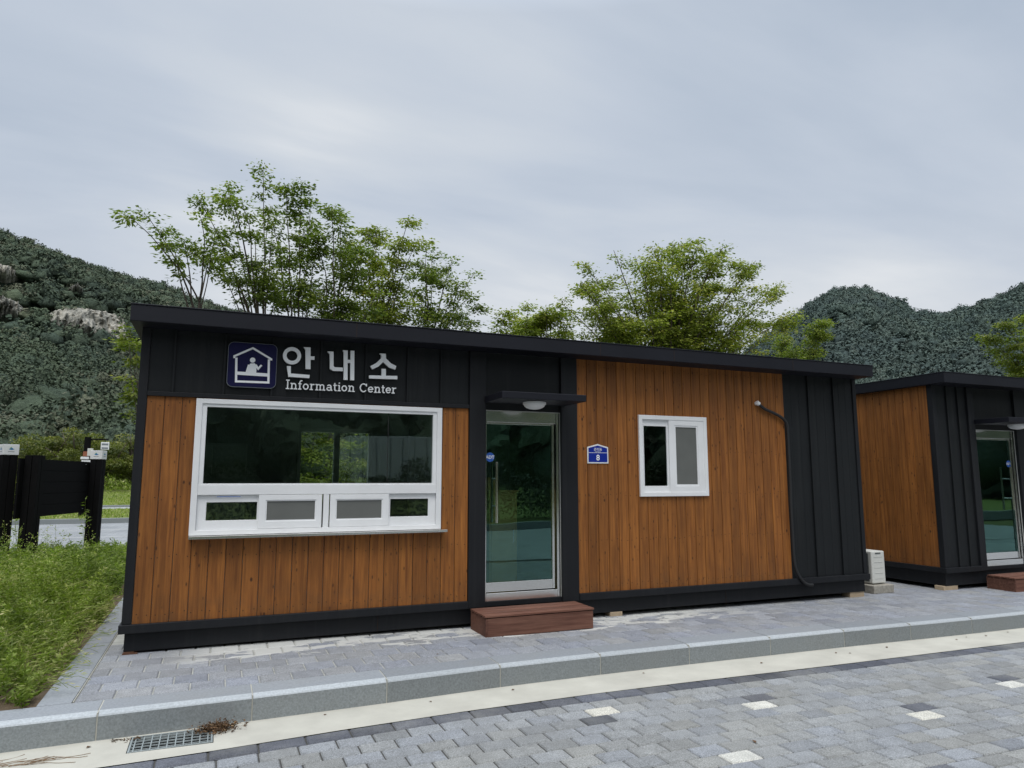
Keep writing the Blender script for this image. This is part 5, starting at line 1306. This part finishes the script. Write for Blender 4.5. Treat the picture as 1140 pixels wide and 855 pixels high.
# ------------------------------------------------------------------ light, sky, camera
w = bpy.data.worlds.new('World'); scene.world = w; w.use_nodes = True; nt = w.node_tree; nt.nodes.clear()
out = N(nt, 'ShaderNodeOutputWorld'); bg = N(nt, 'ShaderNodeBackground'); bg2 = N(nt, 'ShaderNodeBackground')
sky = N(nt, 'ShaderNodeTexSky', sky_type='NISHITA', sun_disc=False); sky.sun_elevation = R(64); sky.sun_rotation = R(205); sky.air_density = 1.2; sky.dust_density = 2.5
nt.links.new(sky.outputs[0], bg.inputs[0]); bg.inputs[1].default_value = .06
tc = N(nt, 'ShaderNodeTexCoord'); sx_ = N(nt, 'ShaderNodeSeparateXYZ'); nt.links.new(tc.outputs['Generated'], sx_.inputs[0])
# flatten direction onto a cloud deck so streaks run towards the horizon
zc = mathn(nt, 'MAXIMUM', sx_.outputs['Z'], .06)
cx_ = mathn(nt, 'DIVIDE', sx_.outputs['X'], mathn(nt,'ADD',zc,.22)); cy_ = mathn(nt, 'DIVIDE', sx_.outputs['Y'], mathn(nt,'ADD',zc,.22))
cv = N(nt, 'ShaderNodeCombineXYZ'); nt.links.new(cx_, cv.inputs[0]); nt.links.new(cy_, cv.inputs[1])
mp = N(nt, 'ShaderNodeMapping'); nt.links.new(cv.outputs[0], mp.inputs[0]); mp.inputs['Rotation'].default_value = (0,0,R(52)); mp.inputs['Scale'].default_value = (.7,1.6,1); mp.inputs['Location'].default_value = (1.3,.4,0)
n1 = N(nt, 'ShaderNodeTexNoise'); nt.links.new(mp.outputs[0], n1.inputs['Vector']); n1.inputs['Scale'].default_value = 1.1; n1.inputs['Detail'].default_value = 6; n1.inputs['Roughness'].default_value = .5; n1.inputs['Distortion'].default_value = .35
n2 = N(nt, 'ShaderNodeTexNoise'); nt.links.new(cv.outputs[0], n2.inputs['Vector']); n2.inputs['Scale'].default_value = .55; n2.inputs['Detail'].default_value = 3
f = mathn(nt, 'ADD', mathn(nt,'MULTIPLY', n1.outputs['Fac'], .55), mathn(nt,'MULTIPLY', n2.outputs['Fac'], .45))
cl = ramp(nt, f, [(.38,(.455,.530,.640)),(.48,(.560,.625,.722)),(.55,(.66,.71,.775)),(.63,(.86,.88,.90))])
# warmer, paler low down
lowf = N(nt, 'ShaderNodeMapRange'); nt.links.new(sx_.outputs['Z'], lowf.inputs['Value']); lowf.inputs['From Min'].default_value = .34; lowf.inputs['From Max'].default_value = .14
cl = mix(nt, mathn(nt,'MULTIPLY', lowf.outputs[0], .45), cl, (.76,.775,.80))
# the overcast is brightest overhead
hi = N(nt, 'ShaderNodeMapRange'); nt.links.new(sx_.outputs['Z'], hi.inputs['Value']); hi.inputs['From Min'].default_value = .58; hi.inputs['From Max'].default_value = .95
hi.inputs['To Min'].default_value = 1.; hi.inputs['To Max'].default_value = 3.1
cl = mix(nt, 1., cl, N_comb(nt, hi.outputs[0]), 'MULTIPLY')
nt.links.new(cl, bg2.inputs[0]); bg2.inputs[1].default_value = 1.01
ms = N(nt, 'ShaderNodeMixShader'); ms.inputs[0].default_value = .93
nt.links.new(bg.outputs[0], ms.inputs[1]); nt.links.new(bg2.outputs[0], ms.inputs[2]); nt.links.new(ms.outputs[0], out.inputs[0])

sl = bpy.data.lights.new('sun', 'SUN'); sl.energy = 1.8; sl.angle = R(28); sl.color = (1,.965,.92)
so = bpy.data.objects.new('sun', sl); COL.objects.link(so); so.location = (0,-20,40)
az_s = R(205); el_s = R(64); d = Vector((math.sin(az_s)*math.cos(el_s), math.cos(az_s)*math.cos(el_s), math.sin(el_s)))
so.rotation_euler = d.to_track_quat('Z', 'Y').to_euler()

cam = bpy.data.cameras.new('camera'); co = bpy.data.objects.new('camera', cam); COL.objects.link(co); scene.camera = co
co.location = CAM; co.rotation_euler = (R(90+7.715), 0, -R(22.55)); cam.sensor_width = 36; cam.sensor_fit = 'HORIZONTAL'; cam.lens = 784.3/1140*36; cam.clip_start = .05; cam.clip_end = 5000
scene.view_settings.view_transform = 'Standard'; scene.view_settings.look = 'None'; scene.view_settings.exposure = 0
scene.cycles.max_bounces = 8; scene.cycles.transparent_max_bounces = 12; scene.cycles.use_denoising = True
scene.render.resolution_x = 1024; scene.render.resolution_y = 768
